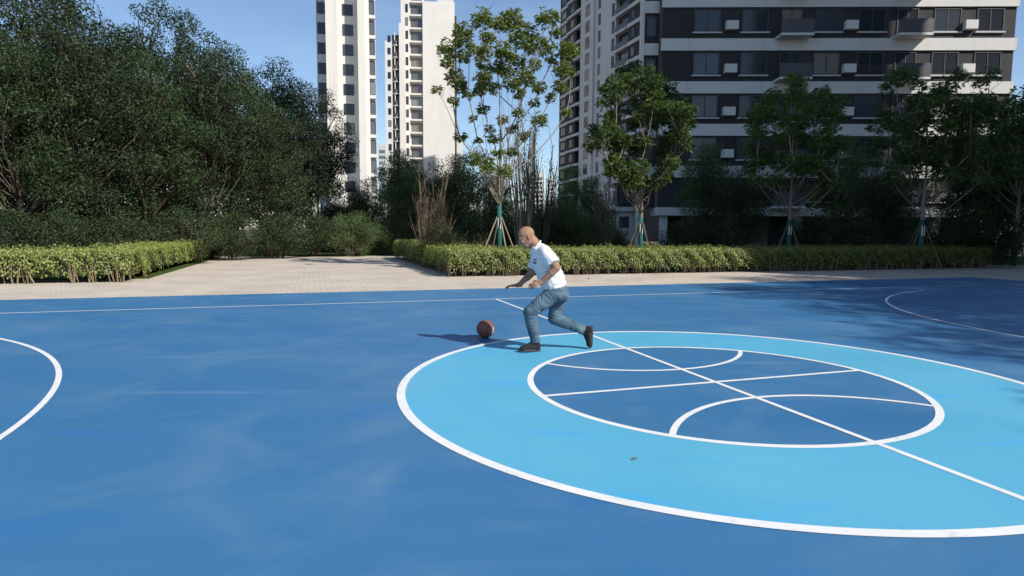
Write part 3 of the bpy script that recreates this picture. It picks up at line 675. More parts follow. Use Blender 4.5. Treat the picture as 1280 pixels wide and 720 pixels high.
# ------------------------------------------------------------------ towers
def bpart(name, parent, m, x0, x1, y0, y1, z0, z1): return MB().box(x0, x1, y0, y1, z0, z1).build(name, m, parent)
WC = {}
def window(parent, x, y, z, wd, ht, mull=1, rz=0.0, glass='glass', sill=False):
    """centred at x, bottom at z, on the wall plane y; faces local -y (turned by rz)"""
    key = (round(wd, 2), round(ht, 2), mull, glass, sill)
    if key not in WC:
        f = 0.07; mb = MB(); hw = wd / 2
        mb.box(-hw, hw, -0.06, 0.01, 0, f).box(-hw, hw, -0.06, 0.01, ht - f, ht).box(-hw, -hw + f, -0.06, 0.01, f, ht - f).box(hw - f, hw, -0.06, 0.01, f, ht - f)
        for k in range(mull):
            xx = -hw + wd * (k + 1) / (mull + 1); mb.box(xx - 0.03, xx + 0.03, -0.05, 0.008, f, ht - f)
        fm = mb.mesh('window'); fm.materials.append(M['frame'])
        pm = MB().box(-hw + f, hw - f, -0.02, 0.006, f, ht - f).mesh('pane'); pm.materials.append(M[glass])
        sm = None
        if sill: sm = MB().box(-hw - 0.1, hw + 0.1, -0.14, 0.01, -0.1, -0.003).mesh('sill'); sm.materials.append(M['wall_grey'])
        WC[key] = (fm, pm, sm)
    fm, pm, sm = WC[key]
    o = link('window', fm, parent); o.location = (x, y, z); o.rotation_euler = (0, 0, rz)
    link('pane', pm, o)
    if sm: link('sill', sm, o)
    return o
BC = {}
def cbox(name, parent, m, x, y, z, sx, sy, sz):
    """box piece with shared mesh; x centre, y front, z bottom"""
    k = (name, m.name, round(sx, 3), round(sy, 3), round(sz, 3))
    if k not in BC:
        BC[k] = MB().box(-sx / 2, sx / 2, 0, sy, 0, sz).mesh(name); BC[k].materials.append(m)
    o = link(name, BC[k], parent); o.location = (x, y, z); return o

# --- dark balconied tower, its shaded long side runs away from the court
A = Vector((10.2, 135, 0)); dirv = Vector((1, -3, 0)).normalized(); ang = math.atan2(dirv.y, dirv.x)
tw = empty('apartment_tower', A, ang); tag(tw, 'tall pale grey tower with dark balconied corner, narrow window rows and white floor bands', 'building')
def s_of(px):
    k = (px - 640) / FPX; t = (135 * k - 10.2) / (1 + 3 * k); return t * math.sqrt(10)
HT = 60.0; NF = 20
c0, c1, c2, c3, c4, c5, c6, c7 = [s_of(p) for p in (696.5, 706, 716, 723, 738.5, 763.5, 778, 798)]
# local: x along wall, -y... the visible side is local -y
bpart('wall', tw, M['clad'], c0, c2, 0.0, 6.9, -0.2, HT)
bpart('wall', tw, M['clad'], c2, c3, 0.8, 7, -0.2, HT - 0.2)
bpart('wall', tw, M['wall_grey'], c3, c4, -0.35, 7, -0.2, HT + 0.6)
bpart('wall', tw, M['wall_grey'], c4, c5, 0.0, 7, -0.2, HT)
bpart('wall', tw, M['clad'], c5, c6, 0.7, 7, -0.2, HT - 0.2)
bpart('wall', tw, M['clad'], c6, c7 + 6, 0.05, 7, -0.2, HT)
bpart('edge_pier', tw, M['wall_grey'], c7 - 0.2, c7 + 0.5, -0.5, 0.047, -0.2, HT)
zf = 3.0
for f in range(NF):
    z = f * zf
    cbox('floor_band', tw, M['wall_grey'], (c0 + c1) / 2, -0.12, z + 2.62, c1 - c0, 0.117, 0.66)
    cbox('floor_band', tw, M['wall_grey'], (c1 + c3) / 2, -0.5, z + 2.66, c3 - c1 - 0.01, 0.497, 0.5)
    cbox('balcony_floor', tw, M['wall_grey'], (c2 + c3) / 2, 0.0, z + 2.7, c3 - c2 - 0.02, 0.797, 0.16)
    cbox('floor_band', tw, M['wall_grey'], (c5 + c6) / 2, -0.35, z + 2.66, c6 - c5 - 0.01, 0.4, 0.42)
    cbox('balcony_floor', tw, M['wall_grey'], (c5 + c6) / 2, 0.053, z + 2.7, c6 - c5 - 0.03, 0.644, 0.16)
    cbox('floor_band', tw, M['wall_grey'], (c6 + c7) / 2, -0.32, z + 2.6, c7 - c6 - 0.42, 0.367, 0.62)
    cbox('railing', tw, M['rail'], (c5 + c6) / 2, -0.2, z + 3.09, c6 - c5 - 0.06, 0.05, 0.95)
    if z + 2.6 < 6: continue
    window(tw, (c0 + c1) / 2, 0.0, z + 0.75, 2.4, 1.6)
    window(tw, (c1 + c2) / 2, 0.0, z + 0.75, 1.7, 1.6)
    window(tw, (c2 + c3) / 2, 0.8, z + 0.35, 1.6, 2.1)
    window(tw, c3 + (c4 - c3) * 0.55, -0.35, z + 0.55, (c4 - c3) * 0.30, 2.0)
    window(tw, c4 + (c5 - c4) * 0.22, 0.0, z + 0.55, 0.95, 2.0)
    window(tw, c4 + (c5 - c4) * 0.88, 0.0, z + 0.45, 1.0, 2.1)
    window(tw, (c5 + c6) / 2, 0.7, z + 0.35, 2.6, 2.2)
    window(tw, c6 + (c7 - c6) * 0.30, 0.05, z + 0.75, 1.1, 1.5)

# --- cream tower in the sun
def X(px, d): return (px - 640) / FPX * d
dC = 166.0; ox = X(530, dC)
tC = empty('apartment_tower', (ox, dC, 0), 0.10); tag(tC, 'sunlit cream tower with blank side wall and one column of dark windows', 'building')
zt = at(545, 1.5, dC).z
k = dC / FPX
xw = 38.5 * k
bpart('wall', tC, M['wall_white'], 0.0, xw, 0.0, 13, -0.2, zt)
bpart('parapet', tC, M['wall_grey'], xw * 0.45, xw - 0.3, 0.6, 11, zt + 0.003, zt + 1.2)
xb = -16 * k
bpart('wall', tC, M['wall_pale'], xb, -0.003, 1.3, 12.9, -0.2, zt + 4)
xs = xb - 10 * k
bpart('wall', tC, M['wall_white'], xs, xb - 0.003, 0.2, 12.8, -0.2, zt + 4.5)
bpart('side_strip', tC, M['clad'], xw + 0.003, xw + 0.5, 1.0, 10, -0.2, zt - 3)
bpart('low_wing', tC, M['wall_white'], xw + 0.503, xw + 2.1, 3.0, 12, -0.2, at(572, 160, 151).z)
for f in range(22):
    z = f * 3.35 + 1.0
    if z < 12 or z > zt + 1: continue
    cbox('floor_band', tC, M['wall_white'], (xb - 0.003) / 2, 0.35, z - 0.75, -xb - 0.01, 0.947, 0.42)
    window(tC, xb / 2 + 0.05, 1.3, z - 0.2, -xb - 0.5, 2.4, glass='glass_grey')
    window(tC, xb - 3.0 * k, 0.2, z, 0.7, 2.1, 0)
# wing behind
dW = 160.0
tW = empty('apartment_tower', (X(484, dW), dW, 0), 0.15); tag(tW, 'lower cream tower wing with a column of rounded dark balconies behind the cream tower', 'building')
kw = dW / FPX; zw = at(497, 38, dW).z
bpart('wall', tW, M['wall_pale'], 0, 8.5 * kw, 0.5, 12, -0.2, at(486, 50, dW).z)
bpart('wall', tW, M['clad'], 8.5 * kw + 0.003, 17 * kw, 1.6, 12, -0.2, zw - 0.5)
bpart('wall', tW, M['wall_white'], 17 * kw + 0.003, 24 * kw, 0.0, 12, -0.2, zw + 2)
bpart('pier', tW, M['wall_white'], 11.2 * kw, 12.2 * kw, 0.6, 1.597, -0.2, zw)
for f in range(19):
    z = f * 3.0 + 0.4
    if z < 12 or z > zw - 3: continue
    pts = [(8.7 * kw + (8.2 * kw) * (0.5 - 0.5 * math.cos(math.pi * j / 8)), 1.59 - 1.1 * math.sin(math.pi * j / 8)) for j in range(9)]
    kk = 'bal'
    if kk not in BC:
        BC[kk] = MB().prism(pts, 0, 1.0).mesh('balcony'); BC[kk].materials.append(M['rail'])
        BC['lip'] = MB().prism([(p[0], p[1] - 0.08 if 0 < j < 8 else p[1]) for j, p in enumerate(pts)], -0.22, -0.003).mesh('balcony_floor'); BC['lip'].materials.append(M['wall_pale'])
    o = link('balcony', BC['bal'], tW); o.location.z = z; o = link('balcony_floor', BC['lip'], tW); o.location.z = z
    window(tW, 5.0 * kw, 0.5, z + 0.5, 0.8, 1.6, 0)
    window(tW, 14.6 * kw, 1.6, z + 1.05, 2.2 * kw + 0.5, 1.3, 0)

# --- pale left tower
dL = 97.0; kl = dL / FPX
tl = empty('apartment_tower', (X(473, dL), dL, 0), 0.225); tag(tl, 'pale tower with a bright rounded corner pier and narrow windows beyond the grove', 'building')
HL = 72
bpart('wall', tl, M['wall_pale'], -7.6 * kl, 0, 1.2, 14, -0.2, HL)
mbp = MB(); a0, a1 = -21 * kl, -7.6 * kl - 0.003
mbp.prism([(a0, 14), (a0, 0.0)] + [(a1 - 0.7 + 0.7 * math.sin(q), 0.7 - 0.7 * math.cos(q)) for q in [math.pi / 2 * j / 6 for j in range(7)]] + [(a1, 14)], -0.2, HL + 1)
mbp.build('corner_pier', M['wall_white'], tl)
bpart('wall', tl, M['wall_pale'], -70 * kl, a0 - 0.003, 2.4, 14, -0.2, HL)
bpart('side_pier', tl, M['wall_white'], -58 * kl, -46 * kl, 0.0, 2.397, -0.2, HL + 1)
for f in range(24):
    z = f * 3.0 + 1.4
    if z < 6: continue
    cbox('floor_band', tl, M['wall_white'], -3.8 * kl, 0.75, z - 0.62, 7.6 * kl - 0.02, 0.447, 0.5)
    window(tl, -3.9 * kl, 1.2, z, 0.82, 2.1, 0, glass='glass_grey')
    window(tl, -33 * kl, 2.4, z, 1.6, 1.7)
    window(tl, -64 * kl, 2.4, z, 1.2, 1.7)

# --- near charcoal block
dN = 46.0
cN = Vector((X(820, dN), dN, 0)); rot = math.radians(-1.5)
tn = empty('apartment_block', cN, rot); tag(tn, 'charcoal clad apartment block with white floor bands and recessed entrance behind the lawn', 'building')
WN = 25.0; HN = 54.0
MB().prism([(0, 0), (WN, 0), (WN, 14), (4.2, 14), (0.7, 2.3)], 3.25, HN).build('wall', M['clad'], tn)
MB().prism([(-0.1, -0.35), (WN + 0.1, -0.35), (WN + 0.1, 13.9), (4.3, 13.9), (0.7, 2.2), (-0.1, 2.2)], 2.65, 3.247).build('lintel', M['wall_white'], tn)
MB().prism([(0.9, 1.8), (WN - 0.3, 1.8), (WN - 0.3, 13.8), (4.5, 13.8)], -0.2, 2.647).build('entrance_wall', M['clad'], tn)
for x in (0.25, 5.2, 10.2, 15.2, 20.2, WN - 0.5): bpart('entrance_pier', tn, M['wall_pale'], x, x + 0.5, 0.0, 0.6, -0.2, 2.647)
# left return of the block
bpart('return_wall', tn, M['clad'], -1.1, -0.003, 1.2, 2.25, 3.25, HN - 0.1)
bpart('edge_pier', tn, M['wall_white'], -1.32, -1.103, 1.1, 1.9, -0.2, HN)
zb = [z for z in np.arange(3.25 + 2.55, HN, 3.02)]
for z in zb:
    cbox('floor_band', tn, M['wall_pale'], WN / 2, -0.14, float(z) - 0.35, WN + 0.2, 0.137, 0.85)
    cbox('floor_band', tn, M['wall_pale'], -0.57, 1.03, float(z) - 0.35, 1.04, 0.167, 0.85)
    window(tn, -0.57, 1.2, float(z) - 2.0, 0.72, 1.45, 0)
    if z > 28: continue
    for x in (3.2, 6.6, 11.8, 14.9, 20.2, 23.2):
        window(tn, x, 0.0, float(z) - 2.05, 1.9, 1.6, sill=True)
    for x in (4.9, 13.35, 21.7):
        cbox('air_conditioner', tn, M['wall_pale'], x, -0.42, float(z) - 1.95, 0.85, 0.417, 0.6)
for z in zb:
    if z > 28: break
    for x in (9.2, 17.4):
        cbox('balcony_floor', tn, M['wall_pale'], x, -1.2, float(z) - 2.62, 2.3, 1.197, 0.16)
        r_ = cbox('railing', tn, M['rail'], x, -1.18, float(z) - 2.457, 2.26, 0.05, 0.95)
        window(tn, x, 0.0, float(z) - 2.44, 1.5, 2.0)
for x in (2.6, 7.6, 12.6, 17.6, 22.2):
    window(tn, x, 1.8, 0.1, 2.6, 2.2, 1)

an = empty('annex', (X(769, 49.5), 49.5, 0), rot); tag(an, 'low white annex with one small window beside the charcoal block', 'building')
bpart('wall', an, M['wall_pale'], 0, 1.9, 0, 2.0, -0.2, 3.05)
bpart('roof_slab', an, M['wall_white'], -0.25, 2.0, -0.3, 2.2, 3.053, 3.4)
bpart('upper_wall', an, M['clad'], 0.1, 1.9, 0.4, 1.9, 3.403, 5.3)
bpart('upper_slab', an, M['wall_white'], -0.2, 2.0, 0.0, 2.0, 5.303, 5.6)
window(an, 0.62, 0.0, 1.75, 0.8, 0.9, 0)
window(an, 0.95, 0.4, 3.75, 1.3, 1.2)

# --- far blocks on the skyline
for (px, d, top, wd, lab) in ((672, 420, 214, 14, 'small distant tower block seen between the bare trunks'),
                              (688, 480, 222, 11, 'smaller hazy distant block beside the distant tower block'),
                              (479, 330, 181, 9, 'distant grey block in the gap left of the cream tower wing'),
                              (612, 520, 228, 22, 'low distant pale block behind the lacy tree')):
    o = empty('distant_block', gp(px, d)); tag(o, lab, 'building', 'distant blocks')
    q = d / FPX * wd / 2; z1 = at(px, top, d).z
    bpart('wall', o, M['wall_grey'], -q, q, 0, 12, -0.2, z1)
    nfl = int(z1 / 3)
    for f in range(3, nfl):
        for xx in (-0.55, 0.0, 0.55):
            cbox('window', o, M['glass'], xx * q, -0.1, f * 3.0, q * 0.36, 0.097, 1.7)
# --- tower past the right end of the court (its shadow covers the planting behind the hedge)
te = empty('apartment_tower', (30.0, 6.0, 0), 0.0); tag(te, 'tall charcoal and white tower past the row of trees at the court end', 'building')
bpart('wall', te, M['clad'], 0, 20, 0, 22, -0.2, 84)
for f in range(28):
    cbox('floor_band', te, M['wall_pale'], 10, -0.15, f * 3 + 2.4, 20.3, 22.3, 0.6)
    if 0 < f < 9:
        for yy in (2.5, 6.5, 11.0, 15.5, 19.5): window(te, 0.0, yy, f * 3 + 0.4, 1.9, 1.7, rz=-math.pi / 2)
        for xx in (3.0, 8.0, 12.0, 17.0): window(te, xx, 0.0, f * 3 + 0.4, 1.9, 1.7)

# ------------------------------------------------------------------ ball
def basketball(loc, r=0.122):
    root = empty('basketball', (loc[0], loc[1], 0)); tag(root, 'worn reddish brown basketball bouncing on the court ahead of the man', 'ball')
    bm = bmesh.new(); bmesh.ops.create_uvsphere(bm, u_segments=48, v_segments=28, radius=r)
    for f in bm.faces: f.smooth = True
    me = bpy.data.meshes.new('cover'); bm.to_mesh(me); bm.free()
    m = mat('ball_leather', (0.20, 0.085, 0.066), 0.6, var=0.3, scale=9, bump=0.5, bscale=260, dist=0.002)
    o = link('cover', me, root, m); o.location.z = r; o.rotation_euler = (0.5, 0.35, 0.5)
    dk = mat('ball_seam', (0.03, 0.022, 0.02), 0.7)
    def seam(fn, n=64):
        mb = MB(); pts = [Vector(fn(2 * math.pi * k / n)).normalized() * (r + 0.0002) for k in range(n + 1)]
        mb.tube(pts, [0.0022] * (n + 1), 5, cap=False); mb.build('seam', dk, o, True)
    seam(lambda a: (math.cos(a), math.sin(a), 0)); seam(lambda a: (math.cos(a), 0, math.sin(a)))
    for s in (-1, 1): seam(lambda a: (0.5 * math.cos(a) , s * (0.72 + 0.18 * math.cos(2 * a)), 0.62 * math.sin(a)))
    # pale printed stripe
    mb = MB(); n = 14; e1 = Vector((0.78, -0.52, -0.34)).normalized(); e2 = Vector((0.35, 0.05, 0.95)); e2 = (e2 - e1 * e2.dot(e1)).normalized(); e3 = e1.cross(e2)
    for k in range(n + 1):
        a = -0.62 + 1.24 * k / n
        for b in (-0.06, 0.06):
            mb.v.append(tuple((e1 * math.cos(a) + e2 * math.sin(a) + e3 * b).normalized() * (r + 0.0008) + Vector((0, 0, r))))
    for k in range(n): mb.f.append((2 * k, 2 * k + 1, 2 * k + 3, 2 * k + 2))
    mb.build('printed_stripe', mat('ball_print', (0.66, 0.62, 0.60), 0.5), root, True)
    return root
bp_ = at(607, 411, 8.15)
basketball((bp_.x, bp_.y))

# ------------------------------------------------------------------ the running man
def frame_from(zaxis, hint):
    z = Vector(zaxis).normalized(); x = Vector(hint) - z * Vector(hint).dot(z); x.normalize(); y = z.cross(x)
    return Matrix((x, y, z)).transposed()

_sph = []
for i in range(0, 11):
    ph = math.pi * i / 10 - math.pi / 2
    for j in range(16): _sph.append((math.cos(ph) * math.cos(2 * math.pi * j / 16), math.cos(ph) * math.sin(2 * math.pi * j / 16), math.sin(ph)))
def _sphere_faces(b):
    F = []
    for i in range(10):
        for j in range(16):
            j2 = (j + 1) % 16; F.append((b + i * 16 + j, b + i * 16 + j2, b + (i + 1) * 16 + j2, b + (i + 1) * 16 + j))
    F.append(tuple(b + j for j in range(15, -1, -1))); F.append(tuple(b + 160 + j for j in range(16)))
    return F
class Vol:
    def __init__(s): s.v = []; s.f = []
    def cap(s, p0, r0, p1, r1, wide=1.0, hint=(0, 1, 0)):
        """tapered capsule; 'wide' stretches it along hint"""
        p0 = Vector(p0); p1 = Vector(p1); m = frame_from(p1 - p0, hint); b = len(s.v)
        for i, (x, y, z) in enumerate(_sph):
            lo = z < 0 or (abs(z) < 1e-6 and False)
            r = r0 if z < -1e-6 else r1
            if abs(z) <= 1e-6: r = r1
            c = p0 if z < -1e-6 else p1
            s.v.append(tuple(c + m @ Vector((x * r * wide, y * r, z * r))))
        # add ring at the lower equator
        s.f += _sphere_faces(b); return s
    def cyl(s, p0, r0, p1, r1):
        p0 = Vector(p0); p1 = Vector(p1); m = frame_from(p1 - p0, (0, 1, 0.1)); b = len(s.v)
        for c, r in ((p0, r0), (p1, r1)):
            for j in range(16): s.v.append(tuple(c + m @ Vector((math.cos(j * math.pi / 8) * r, math.sin(j * math.pi / 8) * r, 0))))
        for j in range(16): s.f.append((b + j, b + (j + 1) % 16, b + 16 + (j + 1) % 16, b + 16 + j))
        s.f.append(tuple(b + j for j in range(15, -1, -1))); s.f.append(tuple(b + 16 + j for j in range(16))); return s
    def blob(s, c, radii, m=None):
        c = Vector(c); b = len(s.v); m = m or Matrix.Identity(3)
        for q in _sph: s.v.append(tuple(c + m @ Vector((q[0] * radii[0], q[1] * radii[1], q[2] * radii[2]))))
        s.f += _sphere_faces(b); return s
    def remesh(s, name, voxel, smooth=4, fac=0.5):
        me = bpy.data.meshes.new(name + '_v'); me.from_pydata(s.v, [], s.f); me.update()
        o = bpy.data.objects.new(name + '_v', me); COL.objects.link(o)
        r = o.modifiers.new('r', 'REMESH'); r.mode = 'VOXEL'; r.voxel_size = voxel; r.use_smooth_shade = True
        if smooth:
            q = o.modifiers.new('s', 'SMOOTH'); q.factor = fac; q.iterations = smooth
        dg = bpy.context.evaluated_depsgraph_get(); out_ = bpy.data.meshes.new_from_object(o.evaluated_get(dg)); out_.name = name
        bpy.data.objects.remove(o); bpy.data.meshes.remove(me)
        return out_

DM = 7.3
def Z(zx, zy, dy=0.0):
    """joint read off the photograph (enlarged crop), dy metres behind the man's mid plane"""
    p = at(620 + zx / 4.0, 270 + zy / 4.0, DM + dy); return p
rootp = at(665, 440, 7.25); man = empty('person', (rootp.x, rootp.y, 0))
tag(man, 'bald man in white t-shirt and faded jeans running bent forward, chasing the ball', 'person')
O = Vector((rootp.x, rootp.y, 0))

pelvis = Z(296, 378); belly = Z(272, 305); chest = Z(236, 222); upper = Z(208, 168); neck0 = Z(200, 150); 
headc = Z(152, 104, -0.01)
shL = Z(250, 186, -0.185); elL = Z(303, 262, -0.27); wrL = Z(228, 330, -0.24)
shR = Z(214, 190, 0.175); elR = Z(178, 288, 0.24); wrR = Z(112, 346, 0.20)
hipL = Z(285, 392, -0.085); knL = Z(168, 482, -0.12); anL = Z(197, 632, -0.08)
hipR = Z(312, 392, 0.085); knR = Z(292, 512, 0.09); anR = Z(442, 574, 0.09)
up_h = Vector((-0.46, -0.04, 0.88)).normalized(); fw = Vector((-0.88, -0.13, -0.46)); fw = (fw - up_h * fw.dot(up_h)).normalized(); sd = up_h.cross(fw).normalized()
HM = Matrix((fw, sd, up_h)).transposed()
def H(f, s, u): return headc + fw * f + sd * s + up_h * u

def hand(vol, wr, d, n, curl, side, r=0.0088):
    """d pointing to the fingers, n out of the back of the hand, side = sign of the thumb"""
    d = Vector(d).normalized(); n = Vector(n); n = (n - d * n.dot(d)).normalized(); s = d.cross(n) * side
    vol.cap(wr - d * 0.03, 0.026, wr + d * 0.02, 0.027, 1.2, s)
    vol.blob(wr + d * 0.055, (0.05, 0.040, 0.0165), Matrix((d, s, n)).transposed())
    for i, (off, L) in enumerate(((0.030, 0.072), (0.010, 0.080), (-0.011, 0.075), (-0.030, 0.058))):
        p = wr + d * 0.088 + s * off; a = curl * (0.8 + 0.15 * i); spread = s * off * 3.0
        e1 = (d * math.cos(a) - n * math.sin(a) + spread).normalized(); e2 = (d * math.cos(a * 2.1) - n * math.sin(a * 2.1) + spread).normalized(); e3 = (d * math.cos(a * 2.9) - n * math.sin(a * 2.9) + spread).normalized()
        q1 = p + e1 * L * 0.45; q2 = q1 + e2 * L * 0.3; q3 = q2 + e3 * L * 0.25
        vol.cap(p - e1 * 0.02, r * 1.1, q1, r, 1); vol.cap(q1, r, q2, r * 0.92, 1); vol.cap(q2, r * 0.92, q3, r * 0.8, 1)
    t0 = wr + d * 0.025 + s * 0.028 - n * 0.004; t1 = t0 + (d * 0.6 + s * 0.75 - n * 0.25).normalized() * 0.042; t2 = t1 + (d * 0.9 + s * 0.25 - n * 0.3).normalized() * 0.033
    vol.cap(t0, r * 1.5, t1, r * 1.15); vol.cap(t1, r * 1.15, t2, r * 0.9)

B = Vol()
# head
B.blob(H(-0.012, 0, 0.028), (0.100, 0.079, 0.092), HM)
B.blob(H(0.022, 0, -0.018), (0.080, 0.074, 0.092), HM); B.blob(H(0.050, 0, -0.060), (0.046, 0.056, 0.050), HM); B.blob(H(0.004, 0, -0.060), (0.066, 0.070, 0.062), HM); B.blob(H(0.040, 0, -0.080), (0.055, 0.056, 0.046), HM)
B.cap(H(0.015, 0, -0.055), 0.062, H(0.058, 0, -0.100), 0.032, 1.15, sd)
B.blob(H(0.085, 0, 0.020), (0.018, 0.055, 0.012), HM)            # brow
B.cap(H(0.096, 0, 0.004), 0.008, H(0.113, 0, -0.032), 0.0135, 1.1, sd)   # nose
B.blob(H(0.089, 0, -0.068), (0.015, 0.028, 0.016), HM)           # lips
B.blob(H(0.070, 0.038, -0.028), (0.026, 0.028, 0.030), HM); B.blob(H(0.070, -0.038, -0.028), (0.026, 0.028, 0.030), HM)
for s in (-1, 1):
    B.blob(H(-0.008, s * 0.081, -0.010), (0.018, 0.008, 0.030), HM)
    B.blob(H(-0.004, s * 0.078, -0.035), (0.011, 0.009, 0.012), HM)
B.cap(H(-0.032, 0, -0.045), 0.068, neck0, 0.074, 1.0)
B.cap(neck0, 0.066, upper, 0.078, 1.3)
# trunk
for a, ra, b, rb, wd in ((pelvis, 0.115, belly, 0.125, 1.32), (belly, 0.125, chest, 0.122, 1.35), (chest, 0.122, upper, 0.085, 1.55)): B.cap(a, ra, b, rb, wd)
for sh, el, wr in ((shL, elL, wrL), (shR, elR, wrR)):
    B.cap(upper.lerp(sh, 0.3), 0.07, sh, 0.062); B.cap(sh, 0.060, sh.lerp(el, 0.55), 0.052); B.cap(sh.lerp(el, 0.5), 0.052, el, 0.043)
    B.cap(el, 0.043, el.lerp(wr, 0.35), 0.045); B.cap(el.lerp(wr, 0.35), 0.045, wr, 0.027)
hand(B, wrL, (-0.88, -0.12, -0.30), (-0.25, -0.75, 0.6), 0.34, 1)
hand(B, wrR, (-0.97, -0.10, -0.05), (0.0, 0.25, 1), 0.22, -1)
for hp, kn, an_ in ((hipL, knL, anL), (hipR, knR, anR)):
    B.cap(hp, 0.082, kn, 0.055); B.cap(kn, 0.052, kn.lerp(an_, 0.35), 0.053); B.cap(kn.lerp(an_, 0.3), 0.053, an_, 0.036)
bme = B.remesh('body', 0.0052, 3, 0.5)

skin = bpy.data.materials.new('tanned_skin'); skin.use_nodes = True
sb = skin.node_tree.nodes['Principled BSDF']; sb.inputs['Roughness'].default_value = 0.6; sb.inputs['Specular IOR Level'].default_value = 0.2
sb.inputs['Subsurface Weight'].default_value = 0.0; sb.inputs['Subsurface Radius'].default_value = (0.012, 0.005, 0.003); sb.inputs['Subsurface Scale'].default_value = 0.6
_n = skin.node_tree.nodes.new('ShaderNodeTexNoise'); _n.inputs['Scale'].default_value = 9; _n.inputs['Detail'].default_value = 6
_r = skin.node_tree.nodes.new('ShaderNodeValToRGB'); _r.color_ramp.elements[0].color = (0.27, 0.145, 0.098, 1); _r.color_ramp.elements[1].color = (0.35, 0.20, 0.14, 1)
_r.color_ramp.elements[0].position = 0.35; _r.color_ramp.elements[1].position = 0.65
_t = skin.node_tree.nodes.new('ShaderNodeTexCoord')
skin.node_tree.links.new(_t.outputs['Object'], _n.inputs['Vector']); skin.node_tree.links.new(_n.outputs['Fac'], _r.inputs['Fac']); skin.node_tree.links.new(_r.outputs['Color'], sb.inputs['Base Color'])

def place(me, name, m, parent=man):
    me.transform(Matrix.Translation(-O)); o = link(name, me, parent, m); return o
def wrinkle(me, fn):
    n = len(me.vertices); co = np.empty(n * 3, np.float32); me.vertices.foreach_get('co', co); co = co.reshape(-1, 3)
    no = np.empty(n * 3, np.float32); me.vertex_normals.foreach_get('vector', no); no = no.reshape(-1, 3)
    d = np.array([fn(Vector(c)) for c in co], np.float32)
    me.vertices.foreach_set('co', (co + no * d[:, None]).ravel()); me.update()

body = place(bme, 'body', skin)
# eyes, brows, stubble ring
eye_m = mat('eye_dark', (0.03, 0.02, 0.018), 0.25); brow_m = mat('eyebrow_hair', (0.03, 0.022, 0.018), 0.9)
for s in (-1, 1):
    v = Vol(); v.blob(H(0.085, s * 0.031, -0.004), (0.009, 0.014, 0.006), HM); e = v.remesh('eye', 0.0025, 1); place(e, 'eye', eye_m)
    v = Vol(); v.cap(H(0.106, s * 0.016, 0.022), 0.006, H(0.094, s * 0.050, 0.024), 0.0045); e = v.remesh('eyebrow', 0.002, 1); place(e, 'eyebrow', brow_m)
v = Vol(); v.blob(H(0.0965, 0, -0.067), (0.007, 0.021, 0.0035), HM); place(v.remesh('lips', 0.0022, 1), 'lips', mat('lips', (0.25, 0.09, 0.075), 0.5))

# t-shirt
T = Vol()
hemF = Z(292, 352)
sp = [(hemF, 0.150, 1.24), (belly, 0.158, 1.24), (chest, 0.148, 1.32), (upper, 0.100, 1.62)]
for (a, ra, wa), (b, rb, wb) in zip(sp[:-1], sp[1:]):
    for i in range(5):
        t = i / 4; T.blob(a.lerp(b, t), ((ra + (rb - ra) * t) * (wa + (wb - wa) * t), ra + (rb - ra) * t, 0.075), frame_from(b - a, (0, 1, 0)))
T.cap(upper, 0.082, neck0.lerp(upper, 0.25), 0.074, 1.2)
for sh, el, in ((shL, elL), (shR, elR)):
    T.cap(upper.lerp(sh, 0.25), 0.090, sh, 0.083); e = sh.lerp(el, 0.70); T.cyl(sh, 0.082, e, 0.082)
tme = T.remesh('t_shirt', 0.0075, 5, 0.5)
ax = (upper - pelvis).normalized()
def tw_(c):
    a = c.dot(ax); q = noise.noise(Vector((c.x * 5, c.y * 5, c.z * 5)) ) ; f = noise.noise(Vector((a * 22 + q * 3, c.y * 4, (c.x) * 6)))
    return 0.010 * f + 0.004 * noise.noise(c * 26) + 0.006 * q
wrinkle(tme, tw_)
# trim sleeve ends and hem flat
def cut(me, p, nrm, keep_fill=False, near=None, rad=9):
    bm = bmesh.new(); bm.from_mesh(me)
    geom = [f for f in bm.faces if near is None or (f.calc_center_median() - near).length < rad]
    vs = {v for f in geom for v in f.verts}; es = {e for f in geom for e in f.edges}
    bmesh.ops.bisect_plane(bm, geom=list(vs) + list(es) + geom, plane_co=p, plane_no=nrm, clear_outer=True)
    bm.to_mesh(me); bm.free(); me.update()
cut(tme, Z(292, 362), Vector((0.10, 0, -1)), near=Z(292, 385), rad=0.42)
def solidify(o, t):
    md = o.modifiers.new('cloth', 'SOLIDIFY'); md.thickness = t; md.offset = -1
shirt_m = mat('white_cotton', (0.70, 0.70, 0.71), 0.9, var=0.03, scale=8, bump=0.15, bscale=400, dist=0.002, spec=0.1)
tee = place(tme, 't_shirt', shirt_m); solidify(tee, 0.004)
_m = frame_from(neck0 - headc, (0, 1, 0)); _c = neck0.lerp(headc, 0.02)
MB().tube([_c + _m @ Vector((0.086 * math.cos(a), 0.080 * math.sin(a), 0.0)) - O for a in [2 * math.pi * q / 28 for q in range(29)]], [0.009] * 29, 8, cap=False).build('collar', shirt_m, tee, True)
for p in tme.polygons: p.use_smooth = True
